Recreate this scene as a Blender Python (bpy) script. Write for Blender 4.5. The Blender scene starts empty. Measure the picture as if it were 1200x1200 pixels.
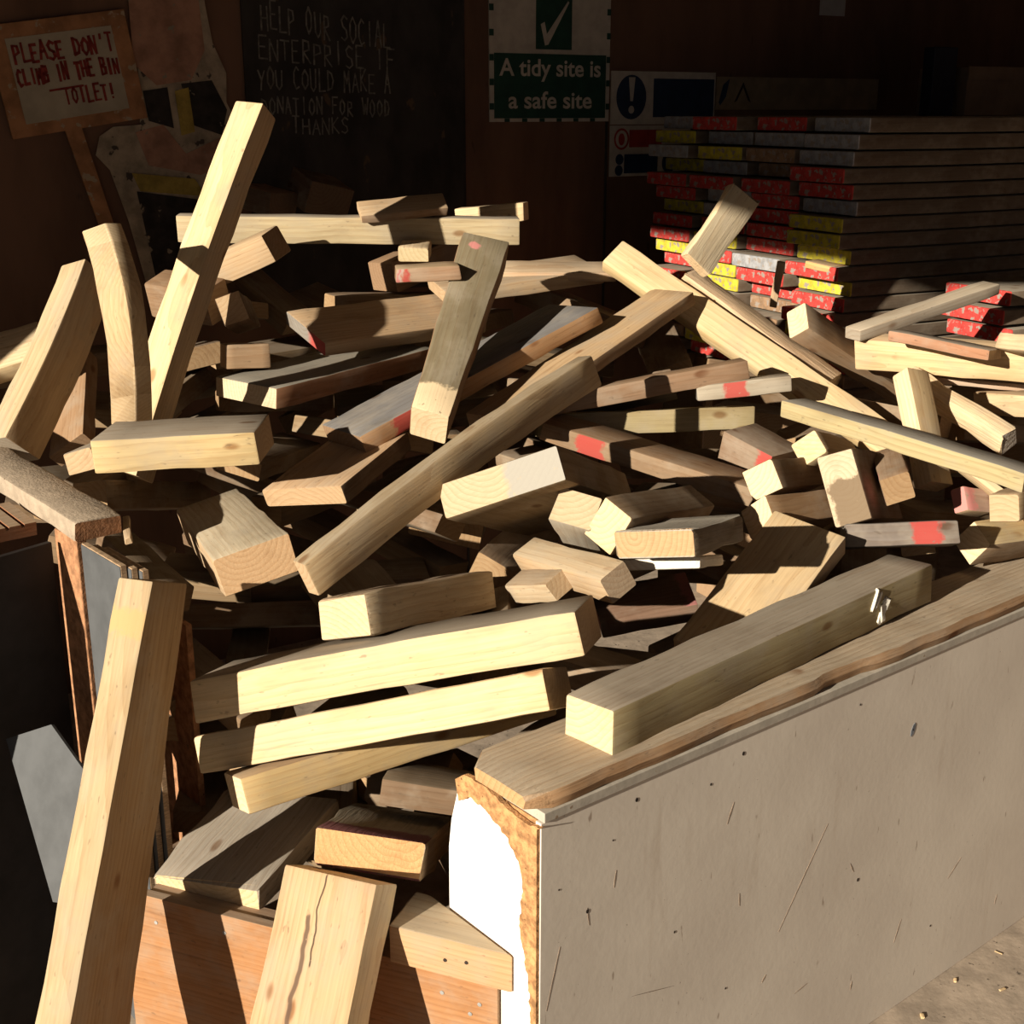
import bpy, math, random
from mathutils import Vector, Matrix, Quaternion

# ------------------------------------------------------------------ camera
scene = bpy.context.scene
COL = scene.collection
EYE = Vector((0, 0, 1.5)); PITCH = math.radians(17.2)
cam_data = bpy.data.cameras.new('camera'); cam = bpy.data.objects.new('camera', cam_data); COL.objects.link(cam)
cam_data.sensor_fit = 'HORIZONTAL'; cam_data.sensor_width = 36.0; cam_data.lens = 36.0*1523/1200
cam_data.clip_start = 0.05
cam.location = EYE; cam.rotation_euler = (math.pi/2 - PITCH, 0, 0)
scene.camera = cam
# ------------------------------------------------------------------ light
SUN_AZ, SUN_EL, SUN_STRENGTH = math.radians(44.3), math.radians(16.6), 9.2
S_DIR = Vector((math.sin(SUN_AZ)*math.cos(SUN_EL), math.cos(SUN_AZ)*math.cos(SUN_EL), -math.sin(SUN_EL)))
sd = bpy.data.lights.new('sun', 'SUN'); sd.energy = SUN_STRENGTH; sd.angle = math.radians(0.53); sd.color = (1.0, .90, .74)
sun = bpy.data.objects.new('sun', sd); COL.objects.link(sun); sun.location = (-4, -4, 5)
sun.rotation_euler = S_DIR.to_track_quat('-Z', 'Y').to_euler()
world = bpy.data.worlds.new('sky'); scene.world = world; world.use_nodes = True
bg = world.node_tree.nodes['Background']; bg.inputs[0].default_value = (.80, .88, 1.0, 1); bg.inputs[1].default_value = .13
vs = scene.view_settings
vs.view_transform = 'Standard'; vs.look = 'None'; vs.exposure = 0.0; vs.gamma = 1.0
try: vs.use_curve_mapping = False
except Exception: pass

FLOOR = -.19
BLOCKS = [
  ('timber_beam', 'long squared beam with grey top lying on the bin wall above the pale painted panel', (0.4364, 2.0373, 0.6405), (0.0131, 0.9302, 0.3666, 0.0119), (0.8856, 0.0966, 0.0733), 1.0, 1.0, 0.0, 0.0, (0.64, 0.49, 0.29), (0.33, 0.27, 0.15), (0.3, 0.255, 0.2), [], 1.0),
  ('timber_board', 'upper of two bright yellow boards in the front of the heap, with brown knots', (-0.1927, 1.9757, 0.6339), (0.1173, 0.0977, 0.9813, -0.1174), (0.6601, 0.1712, 0.0719), 1.0, 1.0, 0.0004, -0.0038, (0.43, 0.31, 0.19), (0.64, 0.49, 0.29), (0.3, 0.255, 0.2), [], 1.0),
  ('timber_board', 'lower of two bright yellow boards in the front of the heap', (-0.2191, 1.9221, 0.5473), (0.1324, 0.1839, 0.9533, -0.1997), (0.6472, 0.1116, 0.0638), 1.0, 1.0, 0.0, 0.0, (0.43, 0.31, 0.19), (0.64, 0.49, 0.29), (0.66, 0.51, 0.325), [], 1.0),
  ('timber_board', 'smooth pale board under the two bright boards, its lower edge over the grey flat slab', (-0.1965, 2.0452, 0.4477), (0.9523, -0.1376, -0.0617, 0.2654), (0.5935, 0.0834, 0.0605), 1.0, 1.0, -0.0001, -0.0007, (0.66, 0.51, 0.325), (0.55, 0.4, 0.2), (0.43, 0.31, 0.19), [], 1.0),
  ('plank_offcut', 'wide flat plank with grey gritty top resting on the front plywood edge', (-0.4665, 2.0071, 0.2633), (0.0107, 0.8189, 0.5685, 0.0779), (0.2569, 0.2144, 0.0452), 1.12, 1.0, 0.0, 0.0, (0.64, 0.49, 0.29), (0.3, 0.255, 0.2), (0.33, 0.29, 0.24), [], 2),
  ('plank_offcut', 'thick plank with dirty olive top and a flaking purple edge beside the white wall end', (-0.21, 1.905, 0.339), (0.088, 0.7443, 0.6418, -0.162), (0.25, 0.1789, 0.0627), 1.0, 1.0, 0.0, 0.0, (0.52, 0.3, 0.14), (0.43, 0.31, 0.19), (0.21, 0.18, 0.125), [(-0.02, 0.22, 't', (0.15, 0.045, 0.055))], 2),
  ('timber_board', 'short split board leaning against the front of the bin below the grey flat plank', (-0.3243, 1.5874, 0.1031), (-0.463, -0.4382, -0.2016, 0.7436), (0.6409, 0.1741, 0.0568), 1.0, 1.0, 0.0, 0.0, (0.66, 0.51, 0.325), (0.5, 0.38, 0.23), (0.47, 0.32, 0.185), [(0.0, 0.22, 'c', (0.05, 0.03, 0.02)), (0.1, 0.42, 'c2', (0.1, 0.06, 0.04))], 1.0),
  ('timber_post', 'tall yellowish post leaning in the left foreground', (-0.6352, 1.7419, 0.317), (-0.4663, -0.4608, -0.317, 0.6854), (1.0256, 0.0631, 0.0956), 1.0, 1.969, 0.0, 0.0, (0.43, 0.31, 0.19), (0.33, 0.225, 0.125), (0.43, 0.325, 0.195), [(0.045, 0.085, 't', (0.45, 0.3, 0.14))], 1.0),
  ('timber_offcut', 'squared block with a round knot lying level at the left of the heap', (-0.6099, 2.353, 0.9073), (0.9996, -0.0047, -0.0251, 0.0124), (0.2962, 0.1573, 0.0615), 1.0, 1.0, 0.0, 0.0, (0.43, 0.31, 0.19), (0.5, 0.38, 0.2), (0.3, 0.255, 0.2), [], 1.0),
  ('timber_offcut', 'small rounded block end poking out under the knotted block', (-0.8104, 2.4723, 0.8555), (0.1137, 0.7867, 0.6008, 0.0844), (0.1366, 0.0641, 0.0443), 1.0, 1.0, 0.0, 0.0, (0.43, 0.31, 0.19), (0.43, 0.31, 0.19), (0.3, 0.255, 0.2), [], 1.0),
  ('timber_offcut', 'curved bulging offcut standing upright between the leaning board and the tall beam', (-0.801, 2.6239, 1.0819), (0.4356, 0.6147, 0.2469, -0.6095), (0.397, 0.0761, 0.0418), 1.0, 1.0, 0.1469, 0.1071, (0.66, 0.51, 0.325), (0.46, 0.33, 0.19), (0.46, 0.33, 0.19), [], 1.0),
  ('timber_board', 'weathered board leaning at the left edge of the heap', (-0.9836, 2.7417, 0.9913), (0.509, 0.3785, 0.106, -0.7658), (0.4608, 0.0774, 0.0927), 1.0, 1.0, 0.0074, -0.0046, (0.3, 0.255, 0.2), (0.45, 0.32, 0.19), (0.47, 0.36, 0.22), [], 1.0),
  ('timber_board', 'bright board end entering from the left edge behind the leaning board', (-1.2466, 3.0082, 0.9296), (0.159, -0.0044, 0.8835, -0.4407), (0.3082, 0.0496, 0.12), 1.0, 1.0, 0.0, 0.0, (0.66, 0.51, 0.325), (0.66, 0.51, 0.325), (0.64, 0.49, 0.29), [], 1.0),
  ('timber_beam', 'tallest bright beam standing upright at the left of the heap', (-0.6813, 2.8111, 1.1316), (-0.453, -0.3922, -0.3205, 0.7337), (0.8483, 0.0706, 0.0685), 1.0, 1.0, -0.0023, 0.0131, (0.66, 0.51, 0.325), (0.43, 0.31, 0.19), (0.64, 0.49, 0.29), [], 1.0),
  ('timber_board', 'long grey horizontal board across the back of the heap', (-0.4035, 3.3083, 1.215), (0.9988, 0.0271, 0.0089, 0.0404), (0.8423, 0.0504, 0.0663), 1.0, 1.0, 0.0, 0.0, (0.43, 0.31, 0.19), (0.44, 0.36, 0.225), (0.3, 0.255, 0.2), [], 1.0),
  ('timber_board', 'short yellow board lying on the right end of the long back board', (-0.0535, 3.552, 1.2335), (0.9931, -0.0148, -0.0486, -0.1054), (0.1856, 0.0609, 0.047), 1.0, 1.0, 0.0, 0.0, (0.66, 0.51, 0.325), (0.64, 0.49, 0.29), (0.66, 0.51, 0.325), [], 1.0),
  ('plank_offcut', 'thin plank lying tilted behind the long back board', (-0.273, 3.3151, 1.2653), (0.9651, 0.2262, -0.008, 0.1316), (0.2163, 0.0724, 0.023), 1.0, 1.0, 0.0, 0.0, (0.43, 0.31, 0.19), (0.25, 0.16, 0.095), (0.43, 0.31, 0.19), [], 1.0),
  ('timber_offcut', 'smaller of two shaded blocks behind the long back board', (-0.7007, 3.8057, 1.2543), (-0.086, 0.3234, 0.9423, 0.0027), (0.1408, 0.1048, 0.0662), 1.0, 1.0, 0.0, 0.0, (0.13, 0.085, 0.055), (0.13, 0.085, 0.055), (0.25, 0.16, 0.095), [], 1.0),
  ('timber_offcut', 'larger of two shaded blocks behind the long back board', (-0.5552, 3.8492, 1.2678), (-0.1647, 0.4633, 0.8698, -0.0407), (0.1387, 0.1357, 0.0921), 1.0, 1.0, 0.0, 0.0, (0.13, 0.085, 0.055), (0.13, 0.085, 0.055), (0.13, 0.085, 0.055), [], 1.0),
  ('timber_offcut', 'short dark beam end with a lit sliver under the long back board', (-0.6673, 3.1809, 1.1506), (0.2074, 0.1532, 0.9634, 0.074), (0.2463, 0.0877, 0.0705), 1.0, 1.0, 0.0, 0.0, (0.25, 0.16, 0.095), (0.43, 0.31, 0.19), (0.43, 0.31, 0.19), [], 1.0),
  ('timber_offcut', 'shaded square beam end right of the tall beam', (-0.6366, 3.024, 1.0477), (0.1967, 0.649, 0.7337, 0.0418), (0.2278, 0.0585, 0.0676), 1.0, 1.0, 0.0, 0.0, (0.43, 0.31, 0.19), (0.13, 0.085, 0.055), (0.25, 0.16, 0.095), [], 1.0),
  ('plank_offcut', 'wide pale plank with a red spot on its grey end left of the standing plank', (-0.2859, 3.018, 1.0275), (-0.1578, 0.9241, 0.3437, -0.0555), (0.4545, 0.1647, 0.0341), 1.0, 1.0, 0.0, 0.0, (0.22, 0.2, 0.175), (0.43, 0.31, 0.19), (0.5, 0.35, 0.21), [(-0.05, 0.03, 'er', (0.36, 0.05, 0.042))], 1.0),
  ('plank_offcut', 'wide grey plank with cracked top and pale end, below the red-spotted plank', (-0.4151, 2.8865, 0.9376), (-0.0031, 0.9132, 0.4064, 0.0293), (0.456, 0.2196, 0.0443), 1.0, 1.0, 0.0, 0.0, (0.52, 0.42, 0.29), (0.28, 0.14, 0.075), (0.24, 0.225, 0.19), [], 1.0),
  ('plank_offcut', 'grey-olive plank standing steeply mid heap with a pink spot at its top', (-0.1122, 2.6964, 1.0566), (0.6166, 0.152, 0.2762, -0.7214), (0.5297, 0.1053, 0.08), 0.72, 1.0, 0.0, 0.0, (0.66, 0.51, 0.325), (0.24, 0.14, 0.08), (0.2, 0.165, 0.105), [(0.86, 1.01, 't', (0.66, 0.51, 0.325)), (0.07, -0.018, 'spot', (0.52, 0.2, 0.185))], 1.0),
  ('plank_offcut', 'slate grey topped plank passing behind the standing plank', (-0.0993, 2.746, 0.962), (-0.3028, -0.1625, -0.02, 0.9389), (0.6359, 0.1727, 0.0386), 1.0, 1.0, 0.0, 0.0, (0.25, 0.16, 0.095), (0.42, 0.25, 0.13), (0.17, 0.165, 0.165), [(0.68, 0.88, 'w', (0.36, 0.05, 0.042))], 1.0),
  ('plank_offcut', 'short smoky brown board with a dark right side, right of the knotted block', (-0.346, 2.498, 0.8161), (0.8432, -0.0294, -0.1315, 0.5204), (0.2524, 0.1982, 0.0385), 1.0, 1.0, 0.0, 0.0, (0.42, 0.29, 0.17), (0.13, 0.085, 0.055), (0.45, 0.31, 0.19), [], 1.0),
  ('timber_offcut', 'thick grey-topped block with end rings pointing forward below the knotted block', (-0.5363, 2.364, 0.7175), (0.1221, 0.5582, 0.8182, 0.0634), (0.5731, 0.1353, 0.0711), 1.0, 1.0, 0.0, 0.0, (0.56, 0.37, 0.21), (0.43, 0.31, 0.19), (0.47, 0.4, 0.29), [], 1.0),
  ('timber_beam', 'long mottled beam running diagonally in front of the smooth brown plank', (-0.0916, 2.3001, 0.8787), (-0.3977, 0.156, -0.639, 0.6397), (0.7822, 0.0672, 0.0358), 1.0, 1.0, -0.0187, 0.0125, (0.43, 0.31, 0.19), (0.31, 0.245, 0.16), (0.5, 0.37, 0.22), [], 1.0),
  ('plank_offcut', 'long smooth brown plank running diagonally behind the mottled beam', (0.1632, 2.7952, 0.9908), (-0.393, -0.1468, -0.0368, 0.907), (0.6512, 0.1222, 0.0303), 1.0, 1.0, 0.0, 0.0, (0.43, 0.31, 0.19), (0.3, 0.2, 0.12), (0.44, 0.31, 0.18), [], 1.0),
  ('timber_board', 'long bright plank sloping down to the right from the back of the heap', (0.5459, 2.9498, 0.9743), (-0.4293, 0.8279, -0.3466, -0.1011), (0.8259, 0.0772, 0.0448), 1.0, 1.0, 0.0, 0.0, (0.66, 0.51, 0.325), (0.54, 0.4, 0.21), (0.56, 0.43, 0.25), [], 1.0),
  ('timber_offcut', 'splintered rough-edged strip lying on the long bright sloping plank', (0.5773, 3.0215, 1.0124), (-0.1052, 0.9221, -0.2841, -0.2406), (0.4316, 0.0762, 0.0309), 1.0, 1.0, 0.0, 0.0, (0.66, 0.51, 0.325), (0.55, 0.4, 0.26), (0.56, 0.41, 0.27), [], 3),
  ('plank_offcut', 'grey plank end sticking up in front of the scaffold board stack', (0.4793, 3.0629, 1.2331), (-0.4289, -0.1982, -0.6029, 0.6429), (0.2013, 0.0764, 0.0403), 1.0, 1.0, 0.0, 0.0, (0.66, 0.51, 0.325), (0.66, 0.51, 0.325), (0.33, 0.275, 0.19), [], 2),
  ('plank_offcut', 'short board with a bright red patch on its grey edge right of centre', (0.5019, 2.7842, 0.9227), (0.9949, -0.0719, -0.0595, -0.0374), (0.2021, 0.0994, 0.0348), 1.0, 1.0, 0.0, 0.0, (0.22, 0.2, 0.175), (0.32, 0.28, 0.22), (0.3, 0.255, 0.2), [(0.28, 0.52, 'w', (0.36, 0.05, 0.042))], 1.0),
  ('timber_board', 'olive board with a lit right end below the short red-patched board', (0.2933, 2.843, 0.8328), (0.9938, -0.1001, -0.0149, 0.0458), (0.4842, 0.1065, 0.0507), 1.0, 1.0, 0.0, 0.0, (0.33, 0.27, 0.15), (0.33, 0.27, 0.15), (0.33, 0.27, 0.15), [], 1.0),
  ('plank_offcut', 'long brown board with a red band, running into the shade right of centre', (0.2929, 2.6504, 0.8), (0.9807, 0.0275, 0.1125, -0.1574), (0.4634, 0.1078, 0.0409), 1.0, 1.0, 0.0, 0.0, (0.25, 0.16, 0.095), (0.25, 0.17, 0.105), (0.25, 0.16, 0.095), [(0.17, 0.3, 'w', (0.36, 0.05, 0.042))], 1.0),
  ('timber_offcut', 'thick block with grey mortar smeared on its pale end in the middle of the heap', (0.0542, 2.3494, 0.8068), (0.2694, 0.7858, 0.5553, -0.0402), (0.3928, 0.2359, 0.0646), 1.0, 1.0, 0.0, 0.0, (0.46, 0.36, 0.235), (0.22, 0.15, 0.085), (0.23, 0.165, 0.095), [(-0.05, 0.02, 'em', (0.31, 0.295, 0.265))], 1.0),
  ('timber_offcut', 'square pale beam end with growth rings beside the mortar-smeared block', (0.1292, 2.2531, 0.7813), (0.0906, 0.7667, 0.5641, -0.2928), (0.1816, 0.0809, 0.0647), 1.0, 1.0, 0.0, 0.0, (0.48, 0.37, 0.24), (0.3, 0.255, 0.2), (0.34, 0.3, 0.24), [], 1.0),
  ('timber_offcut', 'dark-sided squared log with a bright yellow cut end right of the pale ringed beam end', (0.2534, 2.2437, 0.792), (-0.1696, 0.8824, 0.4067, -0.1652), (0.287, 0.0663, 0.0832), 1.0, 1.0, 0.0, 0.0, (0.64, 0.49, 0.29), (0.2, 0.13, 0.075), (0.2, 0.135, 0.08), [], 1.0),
  ('timber_offcut', 'squat block with a rough orange sawn end and grey top below the dark-sided log', (0.2847, 2.0932, 0.8077), (0.1273, 0.8853, 0.4472, 0.0036), (0.1702, 0.1521, 0.0454), 1.0, 1.0, 0.0, 0.0, (0.44, 0.275, 0.15), (0.22, 0.17, 0.11), (0.36, 0.33, 0.28), [], 2),
  ('batten', 'thin white painted strip under the rough orange block', (0.2872, 2.1786, 0.7315), (0.1466, 0.8291, 0.5357, -0.0646), (0.1434, 0.141, 0.0195), 1.0, 1.0, 0.0, 0.0, (0.75, 0.7, 0.6), (0.75, 0.7, 0.6), (0.75, 0.7, 0.6), [], 1.0),
  ('timber_offcut', 'smooth grey-tan block end lying low in the shade left of the white painted strip', (0.1058, 2.1876, 0.7168), (0.1856, 0.484, 0.8403, 0.1587), (0.3157, 0.0581, 0.0517), 1.0, 1.0, 0.0, 0.0, (0.33, 0.245, 0.165), (0.43, 0.31, 0.19), (0.42, 0.33, 0.22), [], 1.0),
  ('timber_offcut', 'rough sawn block with a brown face above the two bright boards', (-0.1765, 2.151, 0.6648), (0.8853, -0.171, 0.0033, 0.4324), (0.3336, 0.1121, 0.0724), 1.0, 1.0, 0.0, 0.0, (0.56, 0.44, 0.28), (0.56, 0.44, 0.29), (0.33, 0.245, 0.165), [], 2),
  ('timber_offcut', 'small half-lit block end right of the rough sawn block', (0.049, 2.2034, 0.6788), (-0.1248, 0.8419, -0.4553, 0.2613), (0.1614, 0.0499, 0.0404), 1.0, 1.0, 0.0, 0.0, (0.43, 0.31, 0.19), (0.46, 0.36, 0.24), (0.3, 0.22, 0.14), [], 1.0),
  ('plank_offcut', 'broad grainy board face leaning behind the long beam on the bin wall', (0.4598, 2.2469, 0.6433), (-0.4002, -0.1932, -0.1874, 0.876), (0.3576, 0.1501, 0.0466), 1.0, 1.0, 0.0, 0.0, (0.66, 0.51, 0.325), (0.43, 0.31, 0.19), (0.5, 0.37, 0.215), [], 1.5),
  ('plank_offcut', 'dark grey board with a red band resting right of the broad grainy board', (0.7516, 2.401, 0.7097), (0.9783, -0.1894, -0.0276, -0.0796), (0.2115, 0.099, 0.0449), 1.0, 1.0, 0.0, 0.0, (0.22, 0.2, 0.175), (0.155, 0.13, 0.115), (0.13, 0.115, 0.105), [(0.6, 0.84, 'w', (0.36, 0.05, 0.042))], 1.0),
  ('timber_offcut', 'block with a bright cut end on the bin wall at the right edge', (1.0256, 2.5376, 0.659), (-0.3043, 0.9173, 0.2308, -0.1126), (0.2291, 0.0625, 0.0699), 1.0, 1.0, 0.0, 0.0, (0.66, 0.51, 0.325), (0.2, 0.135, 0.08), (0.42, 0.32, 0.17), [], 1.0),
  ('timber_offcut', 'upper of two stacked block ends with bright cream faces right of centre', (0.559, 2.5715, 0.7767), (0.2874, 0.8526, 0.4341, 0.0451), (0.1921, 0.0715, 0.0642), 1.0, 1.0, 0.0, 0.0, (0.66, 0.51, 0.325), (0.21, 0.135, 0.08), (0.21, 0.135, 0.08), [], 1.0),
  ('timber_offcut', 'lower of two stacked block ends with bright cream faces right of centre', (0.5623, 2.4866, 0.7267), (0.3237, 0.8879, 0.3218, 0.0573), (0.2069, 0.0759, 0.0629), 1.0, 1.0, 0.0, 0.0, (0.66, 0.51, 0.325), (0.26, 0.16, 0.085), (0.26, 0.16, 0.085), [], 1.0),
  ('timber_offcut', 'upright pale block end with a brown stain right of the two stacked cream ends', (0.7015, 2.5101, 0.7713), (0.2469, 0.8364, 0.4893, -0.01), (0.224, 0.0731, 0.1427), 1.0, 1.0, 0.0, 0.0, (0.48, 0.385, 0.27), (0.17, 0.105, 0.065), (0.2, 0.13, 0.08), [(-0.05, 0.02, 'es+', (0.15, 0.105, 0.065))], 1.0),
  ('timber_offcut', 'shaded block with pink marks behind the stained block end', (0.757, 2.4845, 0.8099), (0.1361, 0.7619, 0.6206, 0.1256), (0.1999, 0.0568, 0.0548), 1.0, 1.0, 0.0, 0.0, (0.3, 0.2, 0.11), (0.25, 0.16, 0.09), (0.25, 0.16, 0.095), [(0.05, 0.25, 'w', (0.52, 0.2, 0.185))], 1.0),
  ('timber_offcut', 'small bright block end below the left end of the long olive board', (0.6712, 2.6743, 0.8016), (0.386, 0.8136, 0.4346, 0.0144), (0.1846, 0.0623, 0.0568), 1.0, 1.0, 0.0, 0.0, (0.64, 0.49, 0.29), (0.43, 0.31, 0.19), (0.64, 0.49, 0.29), [], 1.0),
  ('timber_beam', 'long olive board with grey top and pale cut end, running to the right edge', (0.7634, 2.4515, 0.8843), (0.924, -0.0247, 0.0675, -0.3755), (0.5169, 0.0898, 0.0353), 1.0, 1.0, -0.001, 0.0029, (0.66, 0.51, 0.325), (0.36, 0.3, 0.165), (0.29, 0.27, 0.235), [], 1.0),
  ('batten', 'slim grey square batten pointing up to the right in front of the scaffold boards', (0.9693, 3.0604, 1.049), (-0.237, -0.0864, -0.0404, 0.9668), (0.4335, 0.0543, 0.028), 1.0, 1.0, 0.0, 0.0, (0.3, 0.255, 0.2), (0.3, 0.255, 0.2), (0.45, 0.38, 0.29), [], 1.0),
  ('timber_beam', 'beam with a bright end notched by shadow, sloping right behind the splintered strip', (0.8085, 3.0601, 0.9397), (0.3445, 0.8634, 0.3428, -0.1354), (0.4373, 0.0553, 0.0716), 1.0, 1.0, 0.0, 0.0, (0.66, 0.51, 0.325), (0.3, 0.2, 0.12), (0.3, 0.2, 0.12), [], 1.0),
  ('timber_board', 'broad bright board with one knot entering from the right edge', (0.9683, 2.895, 0.9695), (0.9495, 0.1321, -0.0509, -0.28), (0.3895, 0.045, 0.0768), 1.0, 1.0, 0.0, 0.0, (0.64, 0.49, 0.29), (0.62, 0.46, 0.26), (0.43, 0.31, 0.19), [], 1.0),
  ('batten', 'thin pinkish strip under the broad bright board at the right edge', (1.1871, 2.9283, 0.8954), (0.995, 0.0263, 0.0227, -0.0938), (0.4323, 0.05, 0.0164), 1.0, 1.0, 0.0, 0.0, (0.43, 0.31, 0.19), (0.47, 0.35, 0.26), (0.43, 0.31, 0.19), [], 1.0),
  ('batten', 'flat strip standing upright behind the long olive board', (0.8647, 2.6699, 0.8559), (0.7188, 0.1647, 0.4368, -0.5151), (0.2589, 0.0627, 0.0478), 1.0, 1.0, 0.0, 0.0, (0.43, 0.31, 0.19), (0.66, 0.51, 0.325), (0.42, 0.31, 0.175), [], 1.0),
  ('timber_offcut', 'beam with a grey splintered end pointing down right above the long olive board', (0.9686, 2.7764, 0.8767), (-0.023, 0.4996, 0.8304, 0.2456), (0.299, 0.0473, 0.0486), 1.0, 1.0, 0.0, 0.0, (0.33, 0.29, 0.245), (0.66, 0.51, 0.325), (0.66, 0.51, 0.325), [], 2),
  ('timber_board', 'pale board with a long scar entering from the right edge below the broad bright board', (1.1443, 2.9036, 0.8611), (0.8052, 0.009, -0.105, -0.5835), (0.2189, 0.0536, 0.0532), 1.0, 1.0, 0.0, 0.0, (0.66, 0.51, 0.325), (0.57, 0.43, 0.27), (0.43, 0.31, 0.19), [], 1.0),
  ('timber_offcut', 'small block with pink paint smears near the right edge under the long olive board', (0.9444, 2.5539, 0.7317), (0.9215, -0.2861, 0.039, 0.2596), (0.0783, 0.0356, 0.0528), 1.0, 1.0, 0.0, 0.0, (0.48, 0.34, 0.26), (0.38, 0.26, 0.21), (0.43, 0.31, 0.19), [(0.0, 0.35, 'w', (0.52, 0.2, 0.185)), (-0.05, 0.02, 'e', (0.52, 0.2, 0.185))], 1.0),
  ('batten', 'thin yellow strip under the long olive board near the right edge', (0.999, 2.5373, 0.746), (0.1694, 0.9224, -0.1274, -0.3228), (0.2013, 0.0497, 0.0198), 1.0, 1.0, 0.0, 0.0, (0.64, 0.49, 0.29), (0.64, 0.49, 0.29), (0.64, 0.49, 0.29), [], 1.0),
  ('timber_offcut', 'block cut off by the right edge above the block with the bright cut end', (0.9905, 2.4374, 0.7637), (0.9049, -0.1043, -0.0025, 0.4125), (0.139, 0.0581, 0.0539), 1.0, 1.0, 0.0, 0.0, (0.43, 0.31, 0.19), (0.42, 0.31, 0.18), (0.43, 0.31, 0.19), [], 1.0),
  ('timber_offcut', 'bright rounded block end on the broad bright board at the right edge', (1.0695, 2.6803, 1.0327), (0.691, -0.1465, 0.0506, -0.706), (0.2024, 0.0552, 0.0359), 1.0, 1.0, 0.0, 0.0, (0.66, 0.51, 0.325), (0.66, 0.51, 0.325), (0.66, 0.51, 0.325), [], 1.0),
  ('plank_offcut', 'brown plank behind the broad bright board', (0.9441, 2.8177, 1.0097), (0.0401, 0.9472, -0.312, -0.0627), (0.2206, 0.0934, 0.0234), 1.0, 1.0, 0.0, 0.0, (0.43, 0.31, 0.19), (0.33, 0.17, 0.1), (0.3, 0.25, 0.2), [], 1.0),
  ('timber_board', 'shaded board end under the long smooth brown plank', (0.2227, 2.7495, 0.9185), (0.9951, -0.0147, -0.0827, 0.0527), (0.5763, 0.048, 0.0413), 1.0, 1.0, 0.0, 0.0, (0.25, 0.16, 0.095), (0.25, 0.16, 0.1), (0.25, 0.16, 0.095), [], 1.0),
  ('plank_offcut', 'brown flat board end half in shadow behind the slate grey plank', (0.0061, 3.1902, 1.1055), (0.0325, -0.1749, 0.9814, 0.0724), (0.3959, 0.162, 0.0354), 1.0, 1.0, 0.0, 0.0, (0.43, 0.31, 0.19), (0.43, 0.31, 0.19), (0.38, 0.285, 0.19), [], 1.0),
  ('plank_offcut', 'pale flat board at the back of the heap below the back wall', (0.1128, 3.1972, 1.1247), (0.9957, 0.0927, 0.0042, -0.0067), (0.2722, 0.0951, 0.0209), 1.0, 1.0, 0.0, 0.0, (0.43, 0.31, 0.19), (0.44, 0.31, 0.2), (0.48, 0.36, 0.24), [], 1.0),
  ('plank_offcut', 'board with a grey and red taped end left of the standing plank', (-0.1796, 2.7862, 1.1706), (0.9978, 0.0026, -0.0212, 0.0624), (0.1352, 0.0847, 0.0303), 1.0, 1.0, 0.0, 0.0, (0.25, 0.16, 0.095), (0.34, 0.22, 0.14), (0.43, 0.31, 0.19), [(-0.02, 0.09, 'w', (0.38, 0.34, 0.31)), (0.0, 0.05, 'w', (0.36, 0.05, 0.042)), (0.11, 0.2, 'w', (0.36, 0.05, 0.042))], 1.0),
  ('timber_offcut', 'small pale block end under the long back board near its middle', (-0.2372, 3.2243, 1.1701), (-0.0255, 0.7012, 0.7123, 0.0166), (0.1174, 0.0741, 0.0343), 1.0, 1.0, 0.0, 0.0, (0.5, 0.41, 0.25), (0.43, 0.31, 0.19), (0.66, 0.51, 0.325), [], 1.0),
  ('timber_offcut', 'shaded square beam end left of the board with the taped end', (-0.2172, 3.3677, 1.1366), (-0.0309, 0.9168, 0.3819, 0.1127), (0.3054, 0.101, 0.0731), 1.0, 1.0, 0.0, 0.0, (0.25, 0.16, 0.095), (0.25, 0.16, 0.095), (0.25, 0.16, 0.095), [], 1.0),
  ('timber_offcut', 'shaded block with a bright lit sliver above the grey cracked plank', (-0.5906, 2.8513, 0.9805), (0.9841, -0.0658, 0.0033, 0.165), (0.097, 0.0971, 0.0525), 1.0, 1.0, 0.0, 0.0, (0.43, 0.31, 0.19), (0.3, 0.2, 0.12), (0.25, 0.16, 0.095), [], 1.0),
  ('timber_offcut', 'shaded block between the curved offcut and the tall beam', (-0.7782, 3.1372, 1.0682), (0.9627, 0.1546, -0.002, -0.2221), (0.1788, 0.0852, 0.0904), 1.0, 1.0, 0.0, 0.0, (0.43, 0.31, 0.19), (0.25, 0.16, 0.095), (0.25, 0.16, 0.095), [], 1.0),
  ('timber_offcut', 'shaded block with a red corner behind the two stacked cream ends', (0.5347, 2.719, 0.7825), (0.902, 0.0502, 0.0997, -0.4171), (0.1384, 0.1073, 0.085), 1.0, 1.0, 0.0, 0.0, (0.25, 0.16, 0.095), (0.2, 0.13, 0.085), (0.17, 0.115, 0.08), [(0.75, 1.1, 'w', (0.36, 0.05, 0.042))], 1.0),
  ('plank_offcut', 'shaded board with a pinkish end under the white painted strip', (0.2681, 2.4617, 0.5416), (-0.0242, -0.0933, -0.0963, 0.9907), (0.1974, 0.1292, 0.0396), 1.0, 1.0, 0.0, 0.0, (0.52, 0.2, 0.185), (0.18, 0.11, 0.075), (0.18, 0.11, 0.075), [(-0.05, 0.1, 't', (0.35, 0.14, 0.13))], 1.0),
  ('timber_board', 'shaded upright board between the leaning board and the curved offcut', (-1.0315, 3.0032, 0.8331), (0.6906, 0.3611, -0.0489, -0.6247), (0.3543, 0.1019, 0.0399), 1.0, 1.0, 0.0, 0.0, (0.25, 0.16, 0.095), (0.25, 0.16, 0.095), (0.3, 0.19, 0.11), [], 1.0),
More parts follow.
